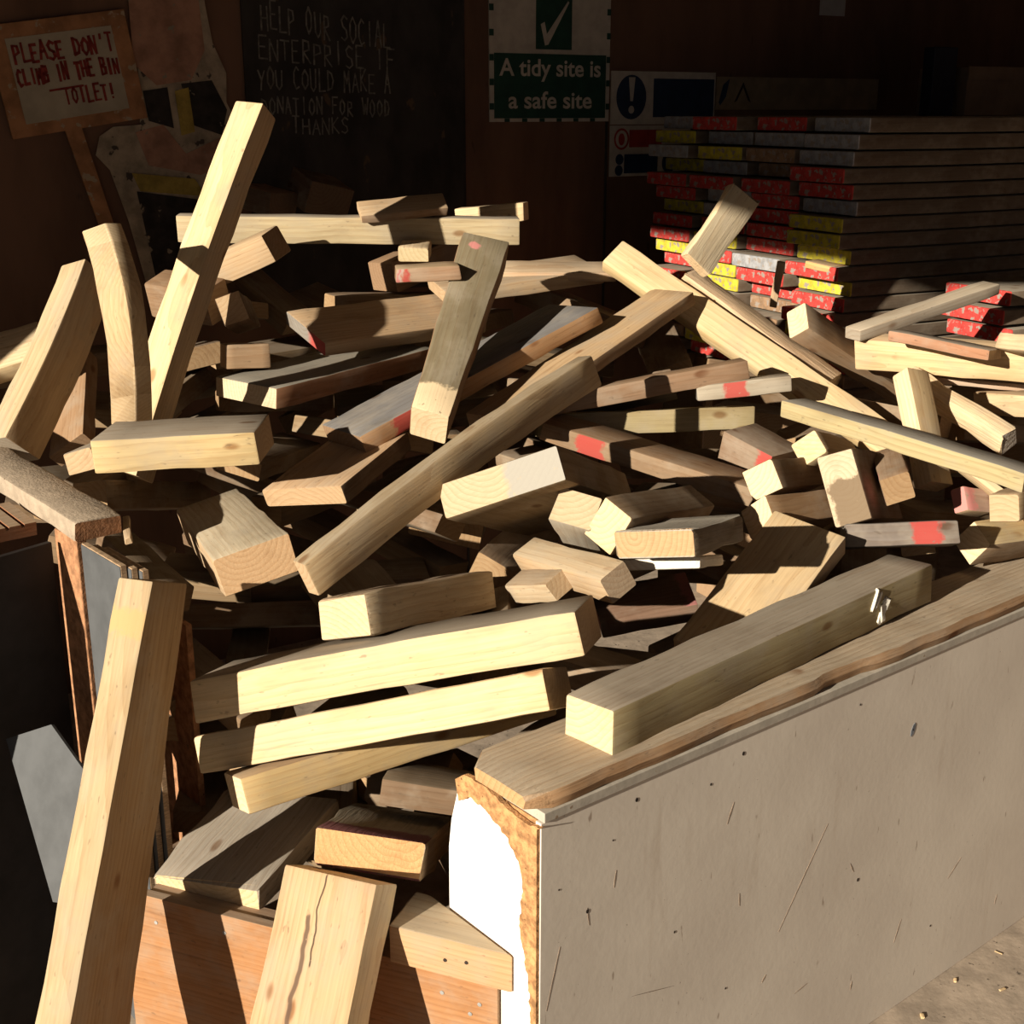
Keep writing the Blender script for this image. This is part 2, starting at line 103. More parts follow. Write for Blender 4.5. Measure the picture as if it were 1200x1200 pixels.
  ('batten', 'thin lath standing against the red scaffold board ends', (0.6742, 3.328, 1.0753), (0.3019, 0.6254, 0.541, -0.4744), (0.1299, 0.0197, 0.01), 1.0, 1.0, 0.0, 0.0, (0.43, 0.31, 0.19), (0.43, 0.31, 0.19), (0.48, 0.33, 0.19), [], 1.0),
  ('timber_offcut', 'small orange wedge lying between scaffold board ends', (0.8515, 3.5697, 1.095), (0.8722, 0.0394, 0.0157, -0.4874), (0.0974, 0.06, 0.0194), 1.0, 1.0, 0.0, 0.0, (0.52, 0.3, 0.14), (0.6, 0.34, 0.14), (0.43, 0.31, 0.19), [], 1.0),
  ('batten', 'short thin splinter standing at the end of the chipboard rail', (-0.6923, 2.226, 0.7779), (0.7892, 0.1288, -0.0177, -0.6002), (0.1, 0.0116, 0.012), 1.0, 1.0, 0.0, 0.0, (0.43, 0.31, 0.19), (0.43, 0.31, 0.19), (0.43, 0.31, 0.19), [], 1.0),
]
FILLERS = [
  ((-0.5422, 2.8757, 0.6356), (0.1591, 0.1853, -0.0404, 0.9689), (0.358, 0.1, 0.05)),
  ((-0.2794, 2.2328, 0.3889), (0.5402, 0.0432, 0.0627, 0.8381), (0.1888, 0.075, 0.047)),
  ((-0.0443, 2.3883, 0.4822), (0.8614, -0.0473, 0.0051, 0.5057), (0.3863, 0.15, 0.05)),
  ((1.0286, 2.8922, 0.7194), (0.8377, -0.1734, 0.0352, 0.5167), (0.4639, 0.075, 0.05)),
  ((-0.3718, 2.2079, 0.2516), (0.6794, 0.0035, -0.1102, 0.7254), (0.273, 0.15, 0.04)),
  ((0.8346, 2.8803, 0.6924), (0.8743, -0.0093, -0.0044, 0.4853), (0.2492, 0.1, 0.06)),
  ((-0.6861, 2.2642, 0.09), (0.4729, -0.1226, -0.0311, 0.872), (0.188, 0.15, 0.047)),
  ((-0.5845, 3.0774, 0.8423), (0.9385, -0.0269, -0.169, 0.2999), (0.3799, 0.15, 0.05)),
  ((-0.5186, 2.2696, 0.3561), (0.0558, -0.0441, -0.0803, 0.9942), (0.1633, 0.15, 0.047)),
  ((0.2095, 2.0841, 0.5087), (0.7543, 0.0019, 0.0103, 0.6565), (0.2314, 0.1, 0.04)),
  ((0.422, 2.6801, 0.6786), (0.2069, -0.0485, -0.1563, 0.9646), (0.4073, 0.075, 0.04)),
  ((0.081, 2.8029, 0.7536), (0.3894, 0.1657, 0.1121, 0.8991), (0.4383, 0.1, 0.06)),
  ((-0.494, 3.0245, 0.7037), (0.2579, -0.0661, 0.1104, 0.9576), (0.472, 0.15, 0.047)),
  ((-0.6122, 2.5331, 0.5718), (0.0214, 0.036, -0.1124, 0.9928), (0.223, 0.1, 0.047)),
  ((-0.5044, 2.3435, 0.3059), (0.3104, -0.0322, -0.0249, 0.9497), (0.285, 0.15, 0.04)),
  ((0.1596, 2.0687, 0.5652), (0.2194, 0.0763, 0.0087, 0.9726), (0.187, 0.1, 0.05)),
  ((-0.4505, 3.3648, 0.9894), (0.229, 0.1376, -0.1037, 0.9581), (0.2494, 0.15, 0.06)),
  ((-0.1066, 2.0659, 0.2369), (0.5527, -0.0603, -0.1796, 0.8116), (0.2048, 0.075, 0.06)),
  ((0.0112, 2.5524, 0.6204), (0.7826, 0.1619, 0.1428, 0.5838), (0.3256, 0.1, 0.06)),
  ((-0.3679, 2.2963, 0.1291), (0.3688, -0.0713, -0.1118, 0.92), (0.2096, 0.15, 0.06)),
  ((0.0547, 2.0903, 0.3056), (0.388, -0.0247, 0.0513, 0.9199), (0.3228, 0.15, 0.06)),
  ((-0.1488, 2.2452, 0.1519), (0.942, -0.0746, -0.2356, 0.227), (0.2098, 0.075, 0.04)),
  ((0.4432, 2.4512, 0.4728), (0.9451, 0.129, -0.0401, 0.2975), (0.3521, 0.1, 0.06)),
  ((-0.2289, 3.084, 0.8142), (0.9919, 0.0656, 0.019, 0.1069), (0.3946, 0.15, 0.06)),
  ((-0.3868, 2.3068, 0.2089), (0.2256, -0.0002, -0.0043, 0.9742), (0.297, 0.1, 0.047)),
  ((-0.3324, 2.7746, 0.8212), (0.4076, 0.0192, 0.1517, 0.9003), (0.3892, 0.1, 0.04)),
  ((-1.1103, 3.2549, 0.8857), (0.9795, 0.0227, -0.0226, 0.199), (0.4888, 0.1, 0.06)),
  ((0.3698, 3.1822, 0.9313), (0.694, -0.0814, -0.1683, 0.6953), (0.4161, 0.1, 0.06)),
  ((-0.6465, 3.3424, 0.8927), (0.9403, 0.0884, 0.0102, 0.3287), (0.264, 0.1, 0.04)),
  ((-0.3534, 2.4968, 0.5829), (0.9811, 0.1375, 0.0389, 0.1305), (0.3599, 0.075, 0.04)),
  ((0.6821, 3.1718, 0.8054), (0.9737, -0.1996, 0.0594, 0.0926), (0.346, 0.1, 0.05)),
  ((-0.9463, 3.1247, 0.794), (0.1386, -0.0221, -0.1228, 0.9825), (0.2439, 0.1, 0.05)),
  ((-0.1227, 1.9765, 0.3933), (0.0774, 0.0473, 0.0671, 0.9936), (0.186, 0.1, 0.047)),
  ((-0.1316, 2.6758, 0.6566), (0.7164, 0.0221, 0.134, 0.6843), (0.259, 0.15, 0.06)),
  ((-0.0861, 2.3508, 0.349), (0.3571, -0.2034, 0.1119, 0.9048), (0.3038, 0.1, 0.047)),
  ((-0.4369, 2.4345, 0.53), (0.9619, -0.2084, 0.0191, 0.1757), (0.4749, 0.1, 0.047)),
  ((0.0634, 3.3112, 0.8728), (0.9222, -0.048, 0.1033, 0.3694), (0.28, 0.075, 0.05)),
  ((0.0651, 3.1347, 0.927), (0.9713, 0.0028, 0.1094, 0.2112), (0.376, 0.1, 0.04)),
  ((0.7214, 2.5396, 0.6142), (0.7593, 0.187, 0.0132, 0.6232), (0.3355, 0.1, 0.04)),
  ((-0.8526, 2.6212, 0.5951), (0.9896, 0.0134, 0.1403, 0.0298), (0.2503, 0.1, 0.06)),
  ((-0.2963, 2.1309, 0.4506), (0.9295, 0.1392, -0.1913, 0.2829), (0.2138, 0.1, 0.04)),
  ((-0.5564, 2.7081, 0.5721), (0.1738, 0.0505, -0.1464, 0.9725), (0.3208, 0.1, 0.06)),
  ((0.4292, 3.1746, 0.8002), (0.7461, 0.122, -0.2162, 0.6179), (0.3469, 0.1, 0.04)),
  ((0.1534, 2.8398, 0.6208), (0.0269, 0.0705, 0.1855, 0.9797), (0.4345, 0.1, 0.06)),
  ((-0.034, 2.1938, 0.5929), (0.6977, -0.1278, -0.1161, 0.6953), (0.3293, 0.075, 0.05)),
  ((-0.8078, 2.7648, 0.6814), (0.7744, -0.1486, 0.0595, 0.6121), (0.4565, 0.075, 0.06)),
  ((0.5543, 2.6257, 0.553), (0.1263, -0.0246, -0.0896, 0.9876), (0.4745, 0.075, 0.04)),
  ((-0.7557, 2.8697, 0.8836), (0.774, -0.0905, -0.1744, 0.602), (0.2224, 0.075, 0.047)),
  ((0.74, 3.0062, 0.7561), (0.9409, 0.093, -0.0203, 0.3249), (0.2217, 0.1, 0.06)),
  ((0.8285, 2.7211, 0.5783), (0.6671, -0.1621, 0.0652, 0.7242), (0.3648, 0.075, 0.04)),
  ((0.5, 2.3875, 0.5576), (0.947, 0.1477, 0.042, 0.2823), (0.2469, 0.1, 0.047)),
  ((-0.2514, 3.1771, 0.9031), (0.7224, 0.0638, -0.1317, 0.6759), (0.2663, 0.1, 0.04)),
  ((-0.2409, 2.7041, 0.7284), (0.8893, -0.0725, -0.1226, 0.4347), (0.2223, 0.075, 0.04)),
  ((-0.2721, 2.52, 0.7348), (0.3411, 0.1028, 0.2322, 0.9051), (0.4099, 0.075, 0.04)),
  ((-0.5687, 2.2393, 0.4737), (0.3301, 0.1277, -0.1176, 0.9278), (0.2617, 0.075, 0.047)),
  ((-0.2262, 2.6791, 0.5837), (0.4115, 0.061, 0.0205, 0.9091), (0.3136, 0.075, 0.05)),
  ((-0.1774, 2.8679, 0.7163), (0.2898, -0.1222, 0.1578, 0.936), (0.2352, 0.1, 0.06)),
  ((0.1909, 2.512, 0.5934), (0.9585, -0.0768, -0.1196, 0.2473), (0.2938, 0.1, 0.05)),
  ((0.535, 2.3249, 0.4628), (0.8863, -0.1654, -0.0354, 0.4312), (0.2896, 0.1, 0.047)),
  ((0.4656, 2.8881, 0.7226), (0.2372, -0.0997, -0.132, 0.9573), (0.4421, 0.075, 0.04)),
  ((-0.7534, 3.046, 0.943), (0.5603, -0.1133, -0.0234, 0.8201), (0.2916, 0.1, 0.05)),
  ((-0.232, 2.3225, 0.3349), (0.5661, 0.0994, -0.0193, 0.8181), (0.1719, 0.075, 0.05)),
  ((0.076, 2.1469, 0.4025), (0.922, 0.2154, -0.0638, 0.3153), (0.2463, 0.075, 0.04)),
  ((-0.1803, 2.1081, 0.3364), (0.1064, -0.1852, -0.1286, 0.9684), (0.1676, 0.075, 0.04)),
  ((-0.63, 3.3019, 1.0544), (0.2531, 0.2589, -0.0785, 0.9288), (0.2615, 0.1, 0.05)),
  ((-1.0196, 2.9314, 0.6735), (0.8911, 0.0577, 0.0933, 0.4404), (0.3131, 0.1, 0.04)),
  ((0.1714, 3.2472, 1.0143), (0.4205, 0.1267, 0.086, 0.8943), (0.3416, 0.15, 0.06)),
  ((-0.4336, 2.7827, 0.6805), (0.8433, -0.0132, 0.0283, 0.5366), (0.3884, 0.075, 0.06)),
  ((-0.6004, 2.2675, 0.2135), (0.6561, 0.006, 0.063, 0.752), (0.221, 0.1, 0.047)),
  ((0.0586, 2.6359, 0.7873), (0.5227, -0.0493, 0.0006, 0.8511), (0.2264, 0.1, 0.04)),
  ((0.9753, 2.7781, 0.6301), (0.935, 0.0093, 0.1208, 0.3333), (0.3884, 0.1, 0.047)),
  ((-0.6214, 2.7944, 0.7469), (0.9818, 0.0007, 0.1863, 0.0372), (0.2234, 0.15, 0.04)),
  ((0.2432, 2.2912, 0.3989), (0.687, -0.1423, 0.042, 0.7114), (0.2662, 0.1, 0.05)),
  ((-0.256, 2.2777, 0.5922), (0.4818, 0.1245, 0.0361, 0.8667), (0.348, 0.15, 0.06)),
  ((0.187, 2.9677, 0.772), (0.9828, 0.057, -0.1687, 0.0486), (0.2293, 0.075, 0.05)),
  ((-0.3785, 2.1862, 0.1802), (0.2644, -0.1557, -0.0683, 0.9493), (0.2451, 0.1, 0.04)),
  ((0.2537, 2.575, 0.6851), (0.8902, -0.0047, -0.1509, 0.4299), (0.2487, 0.1, 0.047)),
  ((0.5469, 2.8627, 0.633), (0.41, 0.0402, -0.1304, 0.9018), (0.4056, 0.15, 0.04)),
  ((0.8501, 2.9339, 0.8291), (0.3225, 0.0639, 0.1027, 0.9388), (0.3069, 0.075, 0.05)),
  ((1.1898, 3.0991, 0.804), (0.9861, 0.1258, -0.1011, 0.04), (0.2843, 0.15, 0.04)),
  ((-0.5464, 2.9351, 0.8614), (0.9333, -0.0748, 0.0391, 0.3491), (0.2658, 0.075, 0.047)),
  ((-0.994, 2.7282, 0.6615), (0.9855, -0.0373, 0.0498, 0.1578), (0.2217, 0.1, 0.04)),
  ((0.1854, 2.3578, 0.4523), (0.3871, -0.1116, 0.0283, 0.9148), (0.4982, 0.075, 0.05)),
  ((-0.7177, 2.3748, 0.6488), (0.4583, 0.0819, 0.0923, 0.8802), (0.3296, 0.075, 0.05)),
  ((-0.8217, 2.4791, 0.4974), (0.5439, -0.0165, 0.0006, 0.839), (0.2374, 0.1, 0.04)),
  ((0.6928, 3.2953, 0.8629), (0.1022, -0.0294, 0.0249, 0.994), (0.2299, 0.1, 0.04)),
  ((0.582, 3.0801, 0.8946), (0.9858, -0.0691, 0.0815, 0.1294), (0.2848, 0.1, 0.04)),
  ((-0.31, 3.2428, 1.0439), (0.9648, -0.0106, 0.0282, 0.2612), (0.3079, 0.075, 0.04)),
  ((0.2823, 2.0915, 0.3233), (0.8563, 0.0497, 0.3296, 0.3946), (0.2866, 0.1, 0.06)),
  ((-0.6726, 2.3908, 0.4567), (0.549, 0.0674, -0.0921, 0.828), (0.3235, 0.075, 0.04)),
  ((-0.1284, 3.3329, 0.9858), (0.3269, -0.0343, 0.0113, 0.9444), (0.226, 0.15, 0.04)),
  ((-0.4022, 3.2833, 0.843), (0.9056, -0.0839, -0.2362, 0.3421), (0.4542, 0.075, 0.047)),
  ((-0.8584, 2.8896, 0.7617), (0.6709, 0.0197, 0.1102, 0.733), (0.286, 0.075, 0.05)),
  ((1.1288, 3.0767, 0.8636), (0.1236, -0.1058, -0.12, 0.9793), (0.2513, 0.075, 0.05)),
  ((0.126, 3.1249, 0.8043), (0.6351, -0.122, -0.0359, 0.7619), (0.3899, 0.15, 0.047)),
  ((0.2538, 2.8841, 0.8861), (0.0959, -0.0797, 0.3632, 0.9233), (0.2273, 0.075, 0.04)),
  ((0.0221, 3.163, 0.8393), (0.6102, -0.0353, 0.1006, 0.785), (0.4232, 0.075, 0.05)),
  ((-0.0188, 2.8348, 0.8747), (0.1415, -0.0794, 0.0688, 0.9844), (0.2344, 0.075, 0.04)),
  ((-0.1849, 3.0651, 0.754), (0.597, 0.0079, 0.04, 0.8012), (0.2557, 0.075, 0.04)),
  ((-0.1725, 2.2708, 0.2504), (0.9371, -0.0307, 0.0462, 0.3446), (0.246, 0.1, 0.047)),
  ((0.4317, 2.2171, 0.3994), (0.9381, -0.1443, -0.0572, 0.3096), (0.3203, 0.075, 0.05)),
  ((-0.7931, 3.029, 0.8645), (0.8436, -0.2271, -0.1093, 0.4741), (0.2935, 0.1, 0.04)),
  ((-0.9239, 2.6722, 0.7192), (0.8174, 0.0653, -0.0307, 0.5715), (0.2234, 0.075, 0.047)),
  ((-0.7127, 3.2565, 1.0189), (0.3638, -0.019, 0.1158, 0.9241), (0.2387, 0.075, 0.04)),
  ((-0.5296, 2.4354, 0.4783), (0.6649, 0.1267, -0.0097, 0.736), (0.2817, 0.075, 0.04)),
  ((-0.5294, 2.7592, 0.7753), (0.7825, 0.0544, 0.1107, 0.6103), (0.3244, 0.1, 0.04)),
  ((-0.4143, 2.1515, 0.3488), (0.9555, 0.0366, 0.0844, 0.2804), (0.1993, 0.075, 0.04)),
  ((0.1614, 2.3937, 0.6666), (0.0666, -0.1504, 0.194, 0.9671), (0.2225, 0.1, 0.047)),
  ((1.123, 2.906, 0.7882), (0.9864, -0.1401, 0.0197, 0.0833), (0.2294, 0.1, 0.04)),
  ((-0.6728, 2.3116, 0.3682), (0.6856, -0.0276, 0.0459, 0.726), (0.1522, 0.1, 0.047)),
  ((0.4714, 2.3968, 0.633), (0.3135, 0.12, 0.0701, 0.9394), (0.2306, 0.1, 0.06)),
]
WHITE_EDGE = [(0.1828, 0.5174), (0.154, 0.5372), (0.1126, 0.529), (0.0673, 0.5096), (0.0442, 0.4834), (0.0327, 0.4573), (0.0345, 0.4326), (0.04, 0.3788), (0.0302, 0.3355), (0.0183, 0.2944), (0.0139, 0.2235)]
WHITE_LEFT = [(0.2205, 0.3321), (0.2195, 0.4202), (0.2117, 0.4711)]
RIM_OUT = [(0.1905, 0.5553), (0.1671, 0.5722), (0.1122, 0.572), (0.0635, 0.5593), (0.022, 0.5552), (-0.0072, 0.5633)]
U = (0.7771, 0.6293, -0.0); NIN = (-0.6293, 0.7771, 0.0); PC = (0.04, 1.5823, 0.56)
PLY_R = (-0.0102, 1.6443, 0.2479); PLY_L = (-0.6088, 1.8802, 0.2479)
PLY_SCREWS = [(0.6293, 0.2004), (0.4942, 0.2153), (0.0418, 0.2057), (0.0575, 0.1843), (0.1041, 0.2096)]
RAIL = ((-0.9969, 2.4756, 0.8171), (-0.0233, 0.4042, 0.9143, 0.0129), (0.8, 0.0875, 0.0381))
DECK = ((-1.0078, 2.172, 0.7854), (-0.0181, -0.3596, 0.932, 0.0412), (0.3, 0.12, 0.0252)); TOPS = -1
PANEL_MARKS = [(0.138, 0.482), (0.034, 0.442), (0.418, 0.53), (0.184, 0.532), (0.345, 0.501), (0.757, 0.163), (1.017, -0.048), (0.407, 0.098), (0.277, 0.265), (0.9, 0.286), (0.887, 0.423), (0.09, 0.383), (0.718, 0.524)]
SCRATCHES = [((0.911, 0.013), (0.893, -0.032), 0.0009), ((0.653, 0.317), (0.537, 0.15), 0.0005), ((0.146, 0.429), (0.142, 0.401), 0.0008), ((0.037, 0.346), (0.012, 0.248), 0.0005), ((0.428, 0.272), (0.43, 0.247), 0.0008), ((0.594, -0.004), (0.631, 0.002), 0.0008), ((0.282, 0.163), (0.187, 0.189), 0.0006), ((0.089, 0.389), (0.094, 0.357), 0.0008), ((0.402, 0.45), (0.388, 0.415), 0.0011), ((1.061, 0.041), (1.103, 0.073), 0.0009), ((0.729, 0.208), (0.742, 0.185), 0.001), ((1.257, -0.101), (1.262, -0.079), 0.001), ((0.511, 0.076), (0.501, 0.064), 0.0015), ((0.767, -0.059), (0.764, -0.077), 0.0012)]

U = Vector(U); NIN = Vector(NIN); PC = Vector(PC); PLY_R = Vector(PLY_R); PLY_L = Vector(PLY_L)
Z = Vector((0, 0, 1))
rnd = random.Random(7)

# ------------------------------------------------------------------ node helpers
def nt_new(name):
    m = bpy.data.materials.new(name); m.use_nodes = True
    t = m.node_tree; b = t.nodes['Principled BSDF']
    b.inputs['Roughness'].default_value = .85
    b.inputs['Specular IOR Level'].default_value = .2
    return m, t, b
def N(t, kind, **kw):
    n = t.nodes.new(kind)
    for k, v in kw.items():
        if k in n.inputs.keys(): n.inputs[k].default_value = v
        else: setattr(n, k, v)
    return n
def math_(t, op, a, b=None, clamp=False):
    n = t.nodes.new('ShaderNodeMath'); n.operation = op; n.use_clamp = clamp
    for i, v in enumerate((a, b)):
        if v is None: continue
        if hasattr(v, 'is_linked') or hasattr(v, 'links'): t.links.new(v, n.inputs[i])
        else: n.inputs[i].default_value = v
    return n.outputs[0]
def vmath(t, op, a, b=None):
    n = t.nodes.new('ShaderNodeVectorMath'); n.operation = op
    for i, v in enumerate((a, b)):
        if v is None: continue
        if hasattr(v, 'links'): t.links.new(v, n.inputs[i])
        else: n.inputs[i].default_value = v
    return n.outputs['Vector']
def mixc(t, f, a, b, mode='MIX'):
    n = t.nodes.new('ShaderNodeMix'); n.data_type = 'RGBA'; n.blend_type = mode
    for i, v in ((0, f), (6, a), (7, b)):
        if hasattr(v, 'links'): t.links.new(v, n.inputs[i])
        elif i == 0: n.inputs[0].default_value = v
        else: n.inputs[i].default_value = (*v, 1) if len(v) == 3 else v
    return n.outputs[2]
def ramp(t, v, a, b, lo=0., hi=1.):
    n = t.nodes.new('ShaderNodeMapRange'); n.interpolation_type = 'SMOOTHSTEP'
    n.inputs[1].default_value = a; n.inputs[2].default_value = b; n.inputs[3].default_value = lo; n.inputs[4].default_value = hi
    t.links.new(v, n.inputs[0]); return n.outputs[0]
def noise(t, vec, scale, detail=3, rough=.55):
    n = t.nodes.new('ShaderNodeTexNoise'); n.inputs['Scale'].default_value = scale; n.inputs['Detail'].default_value = detail
    n.inputs['Roughness'].default_value = rough; t.links.new(vec, n.inputs['Vector']); return n
def objcoord(t): return t.nodes.new('ShaderNodeTexCoord').outputs['Object']

# wood: one node group; grain runs along local X, rings show on the cut ends
def build_wood_group():
    g = bpy.data.node_groups.new('wood_grain', 'ShaderNodeTree')
    for nm, ty in (('End', 'NodeSocketColor'), ('Wide', 'NodeSocketColor'), ('Narrow', 'NodeSocketColor'), ('Seed', 'NodeSocketFloat')):
        g.interface.new_socket(nm, in_out='INPUT', socket_type=ty)
    for nm, ty in (('Color', 'NodeSocketColor'), ('Height', 'NodeSocketFloat'), ('EndMask', 'NodeSocketFloat'), ('WideMask', 'NodeSocketFloat')):
        g.interface.new_socket(nm, in_out='OUTPUT', socket_type=ty)
    gi = g.nodes.new('NodeGroupInput'); go = g.nodes.new('NodeGroupOutput')
    P = objcoord(g)
    sc = g.nodes.new('ShaderNodeCombineXYZ')
    for i, k in enumerate((1.7, .31, .47)): g.links.new(math_(g, 'MULTIPLY', gi.outputs['Seed'], k), sc.inputs[i])
    Q = vmath(g, 'ADD', P, sc.outputs[0])
    # pith lies off the piece, differently for each
    pith = g.nodes.new('ShaderNodeCombineXYZ')
    g.links.new(math_(g, 'MULTIPLY', math_(g, 'SINE', math_(g, 'MULTIPLY', gi.outputs['Seed'], 5.1)), .05), pith.inputs[1])
    g.links.new(math_(g, 'ADD', math_(g, 'MULTIPLY', math_(g, 'COSINE', math_(g, 'MULTIPLY', gi.outputs['Seed'], 3.7)), .03), .045), pith.inputs[2])
    warp = noise(g, vmath(g, 'MULTIPLY', Q, (2.2, 9, 9)), 1.0, 2)
    wv = vmath(g, 'MULTIPLY', vmath(g, 'SUBTRACT', warp.outputs['Color'], (.5, .5, .5)), (0, .035, .035))
    R = vmath(g, 'ADD', vmath(g, 'ADD', P, pith.outputs[0]), wv)
    w = N(g, 'ShaderNodeTexWave', wave_type='RINGS', rings_direction='X', wave_profile='SAW')
    w.inputs['Scale'].default_value = 30; w.inputs['Distortion'].default_value = .6; w.inputs['Detail'].default_value = 2
    g.links.new(R, w.inputs['Vector'])
    ring = math_(g, 'POWER', w.outputs['Fac'], 2.5)
    fib = noise(g, vmath(g, 'MULTIPLY', Q, (7, 230, 230)), 1.0, 3)
    blot = noise(g, vmath(g, 'MULTIPLY', Q, (5, 14, 14)), 1.0, 4, .6)
    vo = N(g, 'ShaderNodeTexVoronoi', feature='F1'); vo.inputs['Scale'].default_value = 1.0
    g.links.new(vmath(g, 'MULTIPLY', vmath(g, 'ADD', Q, wv), (6.5, 13, 13)), vo.inputs['Vector'])
    knot = math_(g, 'MULTIPLY', ramp(g, vo.outputs['Distance'], .15, .07), ramp(g, noise(g, vmath(g, 'MULTIPLY', Q, (3, 3, 3)), 1.0, 1).outputs['Fac'], .47, .53))
    streak = ramp(g, noise(g, vmath(g, 'MULTIPLY', Q, (3.2, 75, 75)), 1.0, 3, .7).outputs['Fac'], .60, .72)
    dust = ramp(g, noise(g, vmath(g, 'MULTIPLY', Q, (9, 11, 11)), 1.0, 4, .65).outputs['Fac'], .42, .70)
    speck = ramp(g, noise(g, vmath(g, 'MULTIPLY', Q, (45, 120, 120)), 1.0, 2).outputs['Fac'], .66, .76)
    # which face
    geo = g.nodes.new('ShaderNodeNewGeometry'); vt = N(g, 'ShaderNodeVectorTransform', vector_type='NORMAL', convert_from='WORLD', convert_to='OBJECT')
    g.links.new(geo.outputs['True Normal'], vt.inputs[0])
    ab = vmath(g, 'ABSOLUTE', vt.outputs[0]); sx = g.nodes.new('ShaderNodeSeparateXYZ'); g.links.new(ab, sx.inputs[0])
    endm = ramp(g, sx.outputs[0], .6, .8); wide = ramp(g, math_(g, 'SUBTRACT', sx.outputs[1], sx.outputs[2]), -.25, .25)
    side = mixc(g, wide, gi.outputs['Narrow'], gi.outputs['Wide'])
    # ring contrast
    dk = mixc(g, math_(g, 'MULTIPLY', ring, .36), side, mixc(g, 1.0, side, (.66, .50, .36), 'MULTIPLY'))
    dk = mixc(g, 1.0, dk, mixc(g, fib.outputs['Fac'], (.74, .72, .70), (1.2, 1.2, 1.2)), 'MULTIPLY')
    dk = mixc(g, math_(g, 'MULTIPLY', ramp(g, blot.outputs['Fac'], .48, .72), .45), dk, mixc(g, 1.0, dk, (.62, .56, .50), 'MULTIPLY'))
    dk = mixc(g, math_(g, 'MULTIPLY', streak, .38), dk, mixc(g, 1.0, dk, (.50, .42, .35), 'MULTIPLY'))
    dk = mixc(g, math_(g, 'MULTIPLY', dust, .38), dk, (.33, .285, .225))
    dk = mixc(g, math_(g, 'MULTIPLY', knot, .75), dk, mixc(g, 1.0, dk, (.45, .27, .16), 'MULTIPLY'))
    dk = mixc(g, math_(g, 'MULTIPLY', speck, .4), dk, (.07, .05, .035))
    sawn = noise(g, vmath(g, 'MULTIPLY', Q, (60, 60, 420)), 1.0, 2)
    en = mixc(g, math_(g, 'MULTIPLY', ring, .42), gi.outputs['End'], mixc(g, 1.0, gi.outputs['End'], (.70, .55, .42), 'MULTIPLY'))
    en = mixc(g, 1.0, en, mixc(g, sawn.outputs['Fac'], (.82, .81, .80), (1.14, 1.14, 1.14)), 'MULTIPLY')
    en = mixc(g, math_(g, 'MULTIPLY', ramp(g, blot.outputs['Fac'], .50, .70), .3), en, mixc(g, 1.0, en, (.6, .5, .42), 'MULTIPLY'))
    g.links.new(mixc(g, endm, dk, en), go.inputs['Color'])
    h = math_(g, 'ADD', math_(g, 'MULTIPLY', fib.outputs['Fac'], .6), math_(g, 'ADD', math_(g, 'MULTIPLY', blot.outputs['Fac'], .8), math_(g, 'MULTIPLY', ring, -.25)))
    g.links.new(h, go.inputs['Height']); g.links.new(endm, go.inputs['EndMask']); g.links.new(wide, go.inputs['WideMask'])
    return g
WOOD = build_wood_group()
